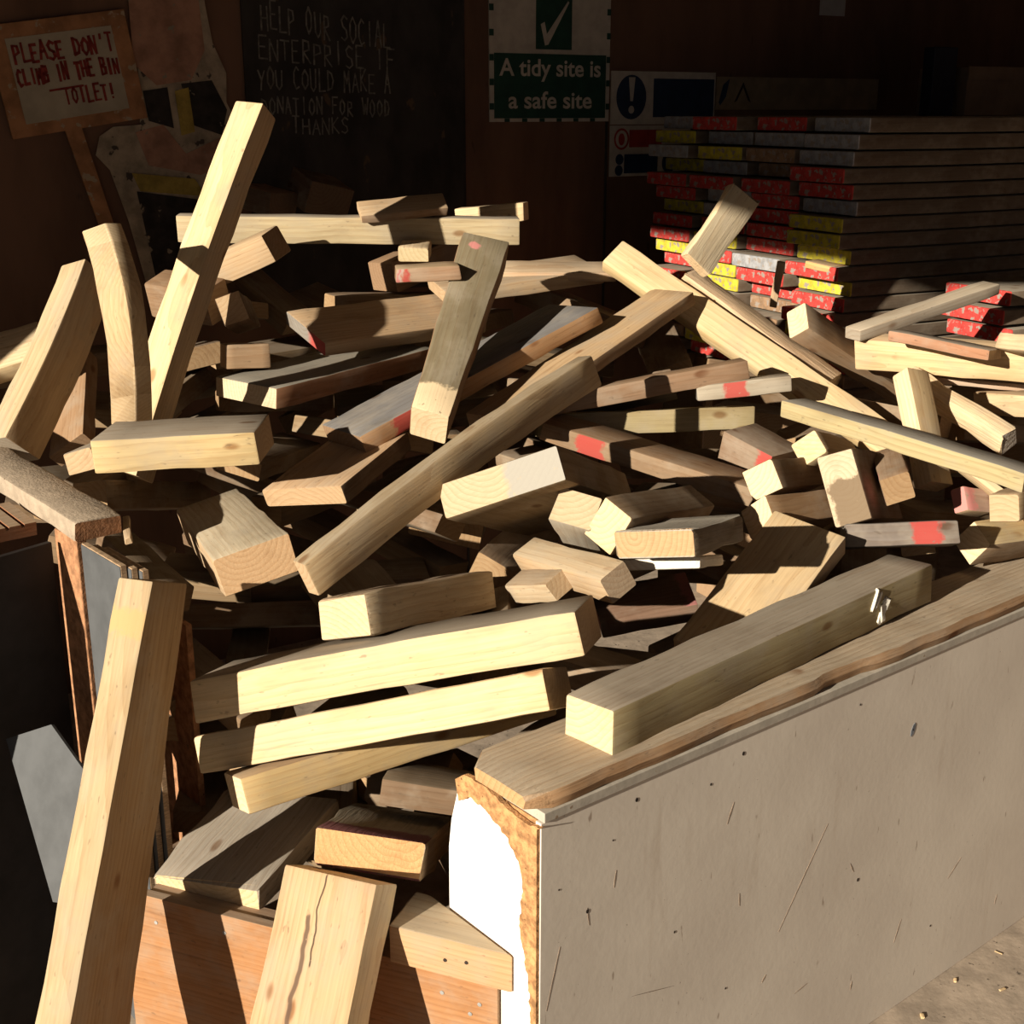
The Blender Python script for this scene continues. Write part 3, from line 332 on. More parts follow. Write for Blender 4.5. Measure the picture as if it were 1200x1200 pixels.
def wood(name, end, wide, narrow, seed, paints=(), length=1.0, bump=1.0):
    m, t, b = nt_new(name)
    gn = t.nodes.new('ShaderNodeGroup'); gn.node_tree = WOOD
    for k, c in (('End', end), ('Wide', wide), ('Narrow', narrow)): gn.inputs[k].default_value = (*c, 1)
    gn.inputs['Seed'].default_value = seed
    col = gn.outputs['Color']
    if paints:
        P = objcoord(t); sx = t.nodes.new('ShaderNodeSeparateXYZ'); t.links.new(P, sx.inputs[0])
        n1 = noise(t, P, 42, 4, .65)
        jit = math_(t, 'MULTIPLY', math_(t, 'SUBTRACT', n1.outputs['Fac'], .5), .05)
        X = math_(t, 'ADD', sx.outputs[0], jit)
        for (a, bb, face, c) in paints:
            if face == 'spot':
                dx = math_(t, 'SUBTRACT', sx.outputs[0], (a-.5)*length); dy = math_(t, 'SUBTRACT', sx.outputs[1], bb)
                rr = math_(t, 'ADD', math_(t, 'SQRT', math_(t, 'ADD', math_(t, 'MULTIPLY', dx, dx), math_(t, 'MULTIPLY', dy, dy))), math_(t, 'MULTIPLY', jit, .35))
                col = mixc(t, math_(t, 'MULTIPLY', ramp(t, rr, .014, .008), .9), col, c); continue
            xa, xb = (a-.5)*length, (bb-.5)*length
            f = math_(t, 'MULTIPLY', math_(t, 'MULTIPLY', ramp(t, X, xa-.006, xa+.006), ramp(t, X, xb+.006, xb-.006)), math_(t, 'SUBTRACT', 1.0, gn.outputs['EndMask']))
            if face[0] == 'w': f = math_(t, 'MULTIPLY', f, gn.outputs['WideMask'])
            if face[0] == 't': f = math_(t, 'MULTIPLY', f, math_(t, 'SUBTRACT', 1.0, gn.outputs['WideMask']))
            if face in ('c', 'c2'):     # a drying crack along the grain
                yy = math_(t, 'ADD', sx.outputs[1], math_(t, 'MULTIPLY', math_(t, 'SUBTRACT', noise(t, vmath(t, 'MULTIPLY', P, (9, 0, 0)), 1.0, 3).outputs['Fac'], .5), .035))
                wd_ = .0022 if face == 'c' else .006
                f = math_(t, 'MULTIPLY', f, ramp(t, math_(t, 'ABSOLUTE', math_(t, 'ADD', yy, .004 if face == 'c' else .02)), wd_, wd_*.4))
            if face[0] == 'e': f = gn.outputs['EndMask']
            if face == 'er': f = math_(t, 'MULTIPLY', f, ramp(t, sx.outputs[1], .005, .03))
            if face == 'em': f = math_(t, 'MULTIPLY', f, ramp(t, math_(t, 'ADD', sx.outputs[1], math_(t, 'MULTIPLY', jit, .9)), .005, .02))
            if face in ('es+', 'es-'):
                zz = math_(t, 'MULTIPLY', math_(t, 'ADD', sx.outputs[2], jit), 1.0 if face == 'es+' else -1.0)
                f = math_(t, 'MULTIPLY', math_(t, 'MULTIPLY', f, ramp(t, zz, -.022, -.012)), ramp(t, math_(t, 'ADD', sx.outputs[1], jit), -.032, -.022))
            f = math_(t, 'MULTIPLY', f, ramp(t, noise(t, P, 90, 3).outputs['Fac'], .22, .34))
            col = mixc(t, math_(t, 'MULTIPLY', f, .9), col, c)
    t.links.new(col, b.inputs['Base Color'])
    bp = t.nodes.new('ShaderNodeBump'); bp.inputs['Strength'].default_value = min(1, .35*bump); bp.inputs['Distance'].default_value = .002*bump
    t.links.new(gn.outputs['Height'], bp.inputs['Height']); t.links.new(bp.outputs[0], b.inputs['Normal'])
    return m
def plain(name, col, var=.25, scale=30, rough=.85, speck=None, sscale=80, bump=.2, stretch=(1, 1, 1), spec=.2, lo=.66, hi=.72):
    m, t, b = nt_new(name); P = vmath(t, 'MULTIPLY', objcoord(t), stretch)
    n = noise(t, P, scale, 5, .6)
    c = mixc(t, ramp(t, n.outputs['Fac'], .3, .7), [x*(1-var) for x in col], [min(1, x*(1+var)) for x in col])
    if speck:
        c = mixc(t, ramp(t, noise(t, P, sscale, 3).outputs['Fac'], lo, hi), c, speck)
    t.links.new(c, b.inputs['Base Color']); b.inputs['Roughness'].default_value = rough; b.inputs['Specular IOR Level'].default_value = spec
    if bump:
        bp = t.nodes.new('ShaderNodeBump'); bp.inputs['Strength'].default_value = bump; bp.inputs['Distance'].default_value = .003
        t.links.new(noise(t, P, scale*4, 4).outputs['Fac'], bp.inputs['Height']); t.links.new(bp.outputs[0], b.inputs['Normal'])
    return m

# ------------------------------------------------------------------ mesh helpers
def mesh(name, verts, faces, mats, mids=None, smooth=28):
    me = bpy.data.meshes.new(name); me.from_pydata([tuple(v) for v in verts], [], faces)
    for m in (mats if isinstance(mats, (list, tuple)) else [mats]): me.materials.append(m)
    if mids: me.polygons.foreach_set('material_index', mids)
    me.validate(); me.update()
    if smooth:
        me.polygons.foreach_set('use_smooth', [True]*len(me.polygons)); me.set_sharp_from_angle(angle=math.radians(smooth))
    return me
def link(name, me, parent=None, matrix=None):
    o = bpy.data.objects.new(name, me); COL.objects.link(o)
    if parent is not None: o.parent = parent
    if matrix is not None: o.matrix_world = matrix if parent is None else o.matrix_world
    if matrix is not None and parent is not None: o.matrix_local = matrix
    return o
def tag(o, label, cat, group=None):
    o['label'] = label; o['category'] = cat
    if group: o['group'] = group
    return o
def structure(o): o['kind'] = 'structure'; return o
def basis(x, y, z, loc):
    return Matrix(((x[0], y[0], z[0], loc[0]), (x[1], y[1], z[1], loc[1]), (x[2], y[2], z[2], loc[2]), (0, 0, 0, 1)))
def board_data(L, Wd, T, seed, r=.003, tw=1., tt=1., bw=0., bt=0., jit=.0009, ends=.0015):
    """a sawn piece: rounded arrises, slight wander along its length, bevelled cut ends"""
    rn = random.Random(seed); n = max(5, min(15, int(L/.045)))
    r = min(r, T*.25, Wd*.25)
    us = [0, r/L*.9] + [i/n for i in range(1, n)] + [1-r/L*.9, 1]
    ph = [rn.uniform(0, 6.28) for _ in range(8)]; rj = [r*rn.uniform(.5, 1.9) for _ in range(4)]
    skew = [rn.uniform(-1, 1)*min(.04*Wd, .006) for _ in range(4)]
    V = []; F = []
    for k, u in enumerate(us):
        endr = k in (0, len(us)-1)
        sw = Wd*(1+(tw-1)*u)/2; st = T*(1+(tt-1)*u)/2; q = 4*u*(1-u)
        ins = r*.8 if endr else 0
        x = (u-.5)*L
        for c, (sy, sz) in enumerate(((1, 1), (-1, 1), (-1, -1), (1, -1))):
            rr = min(rj[c], .35*sw, .35*st)
            wob = jit*(math.sin(u*9*L/.3+ph[c])+.6*math.sin(u*23*L/.3+ph[c+4]))
            cy, cz = sy*(sw-rr), sz*(st-rr)
            for j in range(3):
                a = {(1, 1): 0, (-1, 1): 90, (-1, -1): 180, (1, -1): 270}[(sy, sz)] + j*45
                a = math.radians(a)
                y = cy+math.cos(a)*(rr-ins*.5)+wob*sy+bw*q; z = cz+math.sin(a)*(rr-ins*.5)+wob*sz*.7+bt*q
                xx = x + (rn.uniform(-ends, ends) if k in (0, 1, len(us)-2, len(us)-1) and ends > .002 else 0)
                if k < 2: xx += skew[0]*sy*.5+skew[1]*sz*.5
                if k > len(us)-3: xx += skew[2]*sy*.5+skew[3]*sz*.5
                V.append((xx, y, z))
    m = 12
    for k in range(len(us)-1):
        for j in range(m):
            a = k*m+j; b2 = k*m+(j+1) % m
            F.append((a, b2, b2+m, a+m))
    F.append(tuple(range(m-1, -1, -1))); F.append(tuple(range((len(us)-1)*m, len(us)*m)))
    return V, F
def box_data(lo, hi):
    (a, b, c), (d, e, f) = lo, hi
    V = [(a, b, c), (d, b, c), (d, e, c), (a, e, c), (a, b, f), (d, b, f), (d, e, f), (a, e, f)]
    return V, [(0, 3, 2, 1), (4, 5, 6, 7), (0, 1, 5, 4), (1, 2, 6, 5), (2, 3, 7, 6), (3, 0, 4, 7)]
def box(name, lo, hi, mat, parent=None, matrix=None, bev=.0):
    V, F = box_data(lo, hi)
    o = link(name, mesh(name, V, F, mat, smooth=0), parent, matrix)
    if bev:
        md = o.modifiers.new('bevel', 'BEVEL'); md.width = bev; md.segments = 2; md.limit_method = 'ANGLE'
    return o
def prism(name, poly, y0, y1, mat, parent=None, matrix=None):
    """polygon in local x,z swept along local y"""
    n = len(poly); V = [(x, y0, z) for x, z in poly]+[(x, y1, z) for x, z in poly]
    F = [tuple(range(n)), tuple(range(2*n-1, n-1, -1))]+[(i, i+n, (i+1) % n+n, (i+1) % n) for i in range(n)]
    me = mesh(name, V, F, mat, smooth=0)
    import bmesh
    bm = bmesh.new(); bm.from_mesh(me); bmesh.ops.recalc_face_normals(bm, faces=bm.faces); bm.to_mesh(me); bm.free()
    return link(name, me, parent, matrix)
def empty(name, matrix):
    o = bpy.data.objects.new(name, None); o.empty_display_size = .1; COL.objects.link(o); o.matrix_world = matrix; return o

# ------------------------------------------------------------------ shell of the workshop
m_conc = plain('concrete_floor', (.33, .265, .205), .22, 14, .9, (.10, .08, .06), 60, .4)
m_ply_wall = plain('dark_plywood_wall', (.115, .062, .04), .25, 5, .8, (.05, .03, .022), 18, .1, (1, 1, .3))
m_black_wall = plain('black_painted_board', (.030, .026, .024), .4, 8, .8, (.085, .055, .035), 22, .1, (1, 1, .5))
m_ceil = plain('ceiling_board', (.20, .17, .14), .2, 6)
o = box('floor', (-9, -9, FLOOR-.1), (9, 11, FLOOR), m_conc); structure(o)
W0 = Vector((.1, 4.5, 0)); WD = Vector((.848, .53, 0)); WD.normalize(); WN = Vector((WD.y, -WD.x, 0))
MW = basis(WD, -WN, Z, W0)          # wall frame: x along the wall, y into the wall, z up
CEIL = 2.4
back = box('wall_back', (-3.4, 0, FLOOR), (5.4, .1, CEIL), m_ply_wall, None, MW); structure(back)
for i, s in enumerate((-.30, .262)):
    q = box('trim_%d' % (i+1), (s-.004, -.004, FLOOR), (s+.004, .01, CEIL), m_black_wall, None, MW); structure(q)
JAMB = Vector((-2.40, 1.72, 0)); JE = W0+WD*(-3.3)
d = (JE-JAMB); dl = d.length; d.normalize()
o = box('wall_left', (0, 0, FLOOR), (dl, .12, CEIL), m_black_wall, None, basis(d, Vector((-d.y, d.x, 0)), Z, JAMB)); structure(o)
o = box('wall_right', (0, 0, FLOOR), (7.2, .1, CEIL), m_ply_wall, None, basis(Vector((0, 1, 0)), Vector((-1, 0, 0)), Z, Vector((4.5, .4, 0)))); structure(o)
EU = Vector((.45, -.89, 0)).normalized(); EDGE = Vector((-2.16, .44, 0))
e1 = EDGE-EU*3.6; e2 = EDGE+EU*.25
poly = [(e1.x, e1.y), (e2.x, e2.y), (4.6, .22), (4.6, 8.2), (e1.x, 5.2)]
V = [(x, y, CEIL) for x, y in poly]+[(x, y, CEIL+.12) for x, y in poly]; n = len(poly)
o = link('ceiling', mesh('ceiling', V, [tuple(range(n-1, -1, -1)), tuple(range(n, 2*n))]+[(i, (i+1) % n, (i+1) % n+n, i+n) for i in range(n)], m_ceil, smooth=0)); structure(o)

# ------------------------------------------------------------------ the heap
seed = 0
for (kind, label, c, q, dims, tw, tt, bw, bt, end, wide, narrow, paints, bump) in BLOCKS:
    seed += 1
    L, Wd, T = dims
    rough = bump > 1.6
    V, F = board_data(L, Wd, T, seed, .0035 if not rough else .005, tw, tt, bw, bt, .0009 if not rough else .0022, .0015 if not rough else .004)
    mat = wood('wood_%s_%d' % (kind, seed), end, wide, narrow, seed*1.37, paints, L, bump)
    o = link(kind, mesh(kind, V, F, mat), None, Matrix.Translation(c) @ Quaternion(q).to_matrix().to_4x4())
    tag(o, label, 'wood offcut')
    if seed == 1:      # pale plaster splash down the side of the long beam
        m_spl = plain('plaster_splash', (.62, .58, .50), .15, 60, .9, (.2, .17, .13), 70, .5)
        sgy = 1 if (Quaternion(q).to_matrix() @ Vector((0, 1, 0))).dot(Vector((.6, -.8, 0))) > 0 else -1
        rs_ = random.Random(4)
        for k in range(5):
            Vs, Fs = board_data(rs_.uniform(.025, .05), .006, rs_.uniform(.006, .013), 40+k, .002, jit=.0015, ends=.003)
            Ms = Matrix.Translation(((.775-.5)*L+rs_.uniform(-.006, .035), sgy*(Wd/2+.0005), rs_.uniform(-.022, .016))) @ Matrix.Rotation(1.35+rs_.uniform(-.5, .5), 4, 'Y')
            link('plaster_splash', mesh('plaster_splash', Vs, Fs, m_spl), o, Ms)
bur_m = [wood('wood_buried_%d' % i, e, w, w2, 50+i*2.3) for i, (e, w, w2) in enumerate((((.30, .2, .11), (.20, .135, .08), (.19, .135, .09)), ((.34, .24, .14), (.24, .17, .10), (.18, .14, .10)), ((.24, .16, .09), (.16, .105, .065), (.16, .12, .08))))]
for i, (c, q, dims) in enumerate(FILLERS):  # filler offcuts added inside the heap to block light through its gaps
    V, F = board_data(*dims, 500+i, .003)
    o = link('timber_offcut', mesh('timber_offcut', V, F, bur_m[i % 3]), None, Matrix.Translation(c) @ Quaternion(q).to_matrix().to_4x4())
    tag(o, 'dim filler offcut added in the shadowed gaps deep inside the heap', 'wood offcut', 'filler offcuts added inside the heap')

# ------------------------------------------------------------------ bin wall on the right
m_chip = plain('chipboard_core', (.42, .22, .095), .45, 60, .95, (.14, .07, .03), 130, 1.0)
m_white = plain('white_laminate', (.82, .80, .76), .03, 20, .55, (.5, .45, .4), 40, .05, lo=.72, hi=.78)
m_strip = plain('beige_laminate', (.40, .36, .30), .12, 30, .6, (.25, .18, .12), 60, .1)
def panel_mat():
    m, t, b = nt_new('grey_painted_panel'); P = objcoord(t)
    base = mixc(t, ramp(t, noise(t, P, 3.5, 4).outputs['Fac'], .3, .7), (.60, .53, .45), (.68, .61, .52))
    base = mixc(t, math_(t, 'MULTIPLY', ramp(t, noise(t, vmath(t, 'MULTIPLY', P, (16, 16, 1.6)), 1.5, 4).outputs['Fac'], .58, .76), .35), base, (.44, .35, .27))
    base = mixc(t, math_(t, 'MULTIPLY', ramp(t, noise(t, vmath(t, 'MULTIPLY', P, (60, 60, 14)), 1.0, 3).outputs['Fac'], .67, .73), .7), base, (.24, .17, .12))
    base = mixc(t, math_(t, 'MULTIPLY', ramp(t, noise(t, P, 130, 2).outputs['Fac'], .71, .76), .7), base, (.16, .12, .09))
    t.links.new(base, b.inputs['Base Color']); b.inputs['Roughness'].default_value = .6
    bp = t.nodes.new('ShaderNodeBump'); bp.inputs['Strength'].default_value = .12; bp.inputs['Distance'].default_value = .002
    t.links.new(noise(t, P, 60, 4).outputs['Fac'], bp.inputs['Height']); t.links.new(bp.outputs[0], b.inputs['Normal'])
    return m
m_panel = panel_mat()
m_plank = wood('wood_wall_plank', (.46, .28, .14), (.34, .21, .115), (.43, .345, .25), 11.3, (), 1, 2.0)
m_hole = plain('dark_hole', (.03, .022, .018), .2, 20)
m_scr = plain('brown_scratch', (.26, .19, .14), .3, 60)
m_bruise = plain('blue_grey_scuff', (.16, .17, .19), .3, 60)
MB = basis(U, NIN, Z, PC)            # x along the wall, y into the bin, z up from the panel's top edge
zb = FLOOR-PC.z
LW = 2.0
wall = empty('bin_wall', MB); tag(wall, 'pale grey painted side panel of the bin with a white broken end', 'bin wall')
box('panel_core', (.004, .012, zb), (LW, .15, -.001), m_chip, wall)
box('painted_sheet', (0, 0, zb), (LW, .012, .0), m_panel, wall, None, .001)
box('edge_strip', (.004, -.003, .0005), (LW, .15, .016), m_strip, wall, None, .001)
# worn cap plank with a wandering broken front edge
rn = random.Random(3); V = []; F = []; nn = 60
for i in range(nn+1):
    x = -.012+(LW+.012)*i/nn
    f = -.004+rn.uniform(0, .003)+.004*abs(math.sin(i*.37)*math.sin(i*.11))+(.006 if .62 < x < .75 else 0)+(.012 if i == 0 else 0)
    b2 = .163+rn.uniform(-.003, .003)
    tp = .043+rn.uniform(-.001, .001)
    if i == 0: f, b2, tp = .02, .135, .036
    V += [(x, f+.004, .0165), (x, f, .03), (x, f+.006, tp), (x, .08, tp+.001), (x, b2-.005, tp), (x, b2, .034), (x, b2-.003, .0165)]
for i in range(nn):
    for j in range(7):
        a, c = i*7+j, i*7+(j+1) % 7
        F.append((a, a+7, c+7, c))
F += [tuple(range(7)), tuple(range(nn*7+6, nn*7-1, -1))]
link('cap_plank', mesh('cap_plank', V, F, m_plank, smooth=35), wall)
# white end sheet and the broken chipboard rim in front of it (local: x = into bin, z up)
ME = basis(NIN, -U, Z, Vector((PC.x, PC.y, 0)))
ME_local = MB.inverted() @ ME
we = [tuple(p) for p in WHITE_EDGE]; wl = [tuple(p) for p in WHITE_LEFT]
outer = [(p[0], p[1]-.004) for p in RIM_OUT]
sheet = [(wl[0][0], FLOOR)]+wl+[(outer[0][0], outer[0][1]-.01)]+[(a-.004, b-.008) for a, b in outer[1:-1]]+[(.012, .54), (.006, FLOOR)]
prism('white_end_sheet', sheet, -.012, -.002, m_white, wall, ME_local)
rn = random.Random(9)
def rough_line(pts, amp, step=.006):
    out = []
    for (a, b), (c, d2) in zip(pts, pts[1:]):
        k = max(1, int(math.hypot(c-a, d2-b)/step))
        for i in range(k): out.append((a+(c-a)*i/k+rn.uniform(-amp, amp), b+(d2-b)*i/k+rn.uniform(-amp, amp)))
    out.append(pts[-1]); return out
inner = rough_line(we+[(we[-1][0]-.004, FLOOR)], .0025)
oute = rough_line(outer, .0015)
rimpoly = [oute[0]]+oute+[(.002, .553), (.001, FLOOR)]+list(reversed(inner))
prism('broken_rim', rimpoly[1:], -.002, .006, m_chip, wall, ME_local)
for (x, zz) in PANEL_MARKS:
    k = rn.choice([.0016, .0028, .0018, .0012])
    if (x, zz) == tuple(PANEL_MARKS[-4]): continue
    prism('screw_hole', [(x+k*math.cos(a*.785), zz-PC.z+k*1.3*math.sin(a*.785)) for a in range(8)], -.0006, .0004, m_hole, wall)
prism('scuff_mark', [(PANEL_MARKS[10][0]+.006*math.cos(a*.785)+.004*math.sin(a*.785), PANEL_MARKS[10][1]-PC.z+.013*math.sin(a*.785)) for a in range(8)], -.0006, .0004, m_bruise, wall)
for (xa, za), (xb, z2), w in SCRATCHES:
    dx, dz = xb-xa, z2-za; l = math.hypot(dx, dz); nx, nz = -dz/l*w, dx/l*w
    prism('scratch_mark', [(xa, za-PC.z), ((xa+xb)/2+nx, (za+z2)/2-PC.z+nz), (xb, z2-PC.z), ((xa+xb)/2-nx, (za+z2)/2-PC.z-nz)], -.0004, .0004, m_scr, wall)
# ------------------------------------------------------------------ low plywood front
m_ply = wood('wood_front_plywood', (.30, .19, .11), (.36, .18, .08), (.30, .2, .13), 4.4, (), 1, 1.2)
m_screw = plain('grey_screw_head', (.30, .29, .28), .2, 60, .5)
pv = (PLY_L-PLY_R); pv.z = 0; pl = pv.length; pv.normalize(); pnb = Vector((pv.y, -pv.x, 0))
if pnb.y < 0: pnb = -pnb
MPY = basis(pv, pnb, Z, Vector((PLY_R.x, PLY_R.y, 0))) if pv.cross(pnb).z > 0 else basis(-pv, pnb, Z, Vector((PLY_R.x, PLY_R.y, 0)))
sg = 1 if pv.cross(pnb).z > 0 else -1
front = empty('bin_front', MPY @ Matrix.Translation((0, 0, FLOOR))); tag(front, 'low orange-brown plywood front of the bin with screw heads', 'bin front')
lo, hi = sorted((sg*.012, sg*(pl+.05)))
box('plywood_sheet', (lo, 0, 0), (hi, .018, PLY_R.z-FLOOR), m_ply, front, None, .001)
box('top_batten', (lo+.04, .0185, PLY_R.z-FLOOR-.045), (hi-.01, .05, PLY_R.z-FLOOR-.004), m_ply, front, None, .001)
for (s, zz) in PLY_SCREWS:
    prism('screw', [(sg*s+.0035*math.cos(a*.785), zz-FLOOR+.0035*math.sin(a*.785)) for a in range(8)], -.001, .002, m_screw, front)
# nailed block on the plywood edge, cut to fit against the white end
m_lip = wood('wood_lip_block', (.50, .31, .15), (.47, .29, .155), (.42, .33, .22), 8.8)
lip = [(.0015, 1.6280), (-.188, 1.7035), (-.153, 1.796), (-.127, 1.783)]
V = [(x, y, PLY_R.z+.0008) for x, y in lip]+[(x, y, .314) for x, y in lip]
MLI = basis(-pv if sg < 0 else pv, pnb, Z, Vector((-.10, 1.70, PLY_R.z)))
if MLI.to_3x3().determinant() < 0: MLI = basis(-pv if sg > 0 else pv, pnb, Z, Vector((-.10, 1.70, PLY_R.z)))
V = [MLI.inverted() @ Vector(p) for p in V]
me = mesh('timber_offcut', V, [(0, 1, 2, 3), (7, 6, 5, 4), (0, 4, 5, 1), (1, 5, 6, 2), (2, 6, 7, 3), (3, 7, 4, 0)], m_lip, smooth=0)
import bmesh
bm = bmesh.new(); bm.from_mesh(me); bmesh.ops.recalc_face_normals(bm, faces=bm.faces); bm.to_mesh(me); bm.free()
o = link('timber_offcut', me, None, MLI); md = o.modifiers.new('bevel', 'BEVEL'); md.width = .003; md.segments = 2
for fx, fz in ((.055, .035), (.09, .03)):
    p0 = MLI.inverted() @ (Vector((lip[0][0], lip[0][1], PLY_R.z))+(Vector((lip[1][0], lip[1][1], 0))-Vector((lip[0][0], lip[0][1], 0))).normalized()*(.02+fx))
    prism('nail_head', [(p0.x+.003*math.cos(a*.785), p0.z+fz+.003*math.sin(a*.785)) for a in range(8)], p0.y-.0012, p0.y+.0015, m_hole, o)
tag(o, 'nailed wood block between the front plywood and the white wall end', 'wood offcut')
# ------------------------------------------------------------------ left side of the bin
m_chipt = plain('dusty_chipboard', (.34, .27, .20), .15, 40, .95, (.13, .085, .055), 95, .5, lo=.68, hi=.74)
m_chipe = plain('brown_chipboard_edge', (.33, .165, .085), .35, 50, .95, (.12, .06, .03), 120, .5)
m_blackf = plain('black_faced_board', (.085, .088, .092), .15, 12, .55, (.22, .2, .18), 90, .05, lo=.75, hi=.8)
m_bk = plain('shade_board_face', (.022, .018, .017), .3, 10, .6)  # near-black colour carries the deep shade of the left recess
c, q, dm = RAIL
MR = Matrix.Translation(c) @ Quaternion(q).to_matrix().to_4x4()
frame = empty('chipboard_frame', Matrix.Translation((-.735, 2.17, FLOOR))); tag(frame, 'broken chipboard carcass with a dusty top rail and an upright edge at the left', 'chipboard frame')
FI = frame.matrix_world.inverted()
V, F = board_data(*dm, 77, .004, jit=.0012, ends=.003)
ids = [0]*(len(F)-2)+[1, 1]
o = link('top_rail', mesh('top_rail', V, F, [m_chipt, m_chipe], ids), frame, FI @ MR)
rd = Vector((-.67, .74, 0)).normalized(); ra = Vector((.74, .67, 0)).normalized()
MS = basis(rd, ra, Z, Vector((-.7605, 2.1505, 0)))
box('upright', (.002, .001, FLOOR), (.094, .02, .782), m_chipe, frame, FI @ MS, .002)
c, q, dm = DECK
MD = Matrix.Translation(c) @ Quaternion(q).to_matrix().to_4x4()
hl, hw, ht = dm[0]/2, dm[1]/2, dm[2]/2; prof = []
x = -hl
while x < hl-.02:
    prof += [(x, TOPS*ht), (x+.021, TOPS*ht), (x+.0215, TOPS*(ht-.006)), (x+.0275, TOPS*(ht-.006))]; x += .028
prof += [(hl, TOPS*ht), (hl, -TOPS*ht), (-hl, -TOPS*ht)]
m_deck = wood('wood_decking', (.27, .125, .065), (.27, .125, .065), (.36, .25, .16), 14.2)
o = prism('decking_board', prof, -hw, hw, m_deck, None, MD @ Matrix.Translation((0, 0, 0)))
tag(o, 'brown grooved decking board end at the left edge under the chipboard rail', 'decking board')
bb = Vector((.6, .8, 0)); bn = Vector((-.8, .6, 0))
o = box('shade_board', (-.55, 0, FLOOR), (-.04, .012, .765), m_bk, None, basis(bb, bn, Z, Vector((-.795, 2.225, 0))), .001)  # black sheet down to the floor, put where the left side is in shade
tag(o, 'black board standing in for shade at the left edge below the grooved decking board', 'board')
# three black faced sheets on edge
sdv = Vector((.65, -.76, 0)).normalized(); sn = Vector((.76, .65, 0)).normalized()
m_lam = plain('plywood_edge', (.34, .23, .14), .3, 80, .9, (.1, .06, .04), 50, .2, (1, 1, 6))
for i in range(3):
    M = basis(sdv, sn, Z, Vector((-.752, 2.140, 0))+sn*(.003+i*.0135)+sdv*(.012*i))
    o = empty('plywood_sheet', M @ Matrix.Translation((0, 0, FLOOR)))
    box('board', (.0, .0012, 0), (.158, .0115, .97-.004*i), m_lam, o, None, .0008)
    box('black_face', (.0005, 0, 0), (.1575, .0012, .968-.004*i), m_blackf, o)
    tag(o, ('black-faced plywood sheet standing on edge beside the chipboard upright, frontmost of three', 'middle of three plywood sheets standing on edge behind the leaning post', 'rearmost of three plywood sheets standing on edge behind the leaning post')[i], 'plywood sheet', 'plywood sheets standing on edge')
o = empty('plywood_sheet', basis(sdv, sn, Z, Vector((-.61, 2.205, FLOOR))))
box('board', (-.12, .0, 0), (.032, .012, .80), m_chipe, o, None, .001)
tag(o, 'brown plywood sheet standing on edge right of the leaning post', 'plywood sheet')
# small grey sheet leaning at lower left
gn = Vector((-.55, -.75, .35)).normalized(); gx = Vector((0, 0, 1)).cross(gn).normalized(); gz = gn.cross(gx)
g0 = Vector((-.7891, 2.0184, .4943)); pts = [Vector((-.8913, 2.0686, .4411)), g0, Vector((-.70, 1.955, .44)), Vector((-.692, 1.915, .34)), Vector((-.735, 1.872, .24)), Vector((-.767, 1.8815, .2356))]
MG = basis(gx, -gn, gz, g0)
GI = MG.inverted(); pp = [((GI @ p).x, (GI @ p).z) for p in pts]
o = prism('sheet_offcut', pp, 0, .006, m_blackf, None, MG); tag(o, 'small slate grey sheet offcut leaning low at the left behind the post', 'sheet offcut')

# ------------------------------------------------------------------ scaffold boards
m_sb = wood('wood_scaffold_board', (.2, .15, .10), (.12, .09, .065), (.24, .21, .17), 23.1)
def endpaint(nm, c): return plain(nm, c, .25, 45, .7, (.26, .22, .19), 60, .2, lo=.54, hi=.62)
m_end = {'red': endpaint('red_end_paint', (.42, .045, .038)), 'yellow': endpaint('yellow_end_paint', (.46, .39, .04)), 'grey': endpaint('grey_end_band', (.28, .28, .29)), 'bare': endpaint('bare_board_end', (.24, .15, .09))}
SBM = {}
for k, mm in m_end.items():
    V, F = board_data(2.4, .222, .038, 900, .0035)
    ids = [1 if (min(V[v][0] for v in f) < -1.2+.002 and max(V[v][0] for v in f) < -1.19) else 0 for f in F]
    SBM[k] = mesh('scaffold_board', V, F, [m_sb, mm], ids)
LD = Vector((.89, .45, 0)).normalized(); ED = Vector((-.45, .89, 0)).normalized()
CS = Vector((.885, 3.50, 0))
pal = ['red', 'red', 'red', 'yellow', 'red', 'grey', 'bare']
rs = random.Random(21); BASE = .72; PITCHZ = .0425; ROWS = 18
lays = {0: 'grey'}
names_row = ['bottom', 'second', 'third', 'fourth', 'fifth', 'sixth', 'seventh', 'eighth', 'ninth', 'tenth', 'eleventh', 'twelfth', 'thirteenth', 'fourteenth', 'fifteenth', 'sixteenth', 'seventeenth', 'top']
names_col = ['at the stack corner', 'second from the stack corner', 'third from the stack corner', 'leftmost in the stack']
FORCE = {(10, 0): 'yellow', (9, 0): 'yellow', (8, 0): 'red', (7, 0): 'yellow', (6, 0): 'red', (11, 0): 'yellow', (12, 0): 'grey', (13, 0): 'red', (14, 0): 'red', (9, 1): 'red', (8, 1): 'grey', (8, 2): 'red', (7, 1): 'red', (7, 2): 'yellow', (9, 2): 'yellow', (10, 3): 'red', (9, 3): 'red', (6, 1): 'red'}
for r in range(ROWS):
    for cidx in range(4):
        k = FORCE.get((r, cidx), rs.choice(pal))
        off = rs.uniform(-.035, .05)
        p = CS+ED*(.111+cidx*.239+rs.uniform(-.003, .003))+LD*(1.2+off)
        o = link('scaffold_board', SBM[k], None, basis(LD, ED, Z, Vector((p.x, p.y, BASE+.019+r*PITCHZ))) @ Matrix.Rotation(rs.uniform(-.0025, .0025), 4, 'Z'))
        tag(o, 'scaffold board with %s end, %s row, %s' % ({'red': 'red painted', 'yellow': 'yellow painted', 'grey': 'grey banded', 'bare': 'bare dark'}[k], names_row[r], names_col[cidx]), 'scaffold board', 'scaffold boards in the tall stack')
m_bear = wood('wood_bearer', (.3, .2, .12), (.2, .14, .09), (.2, .15, .1), 31)
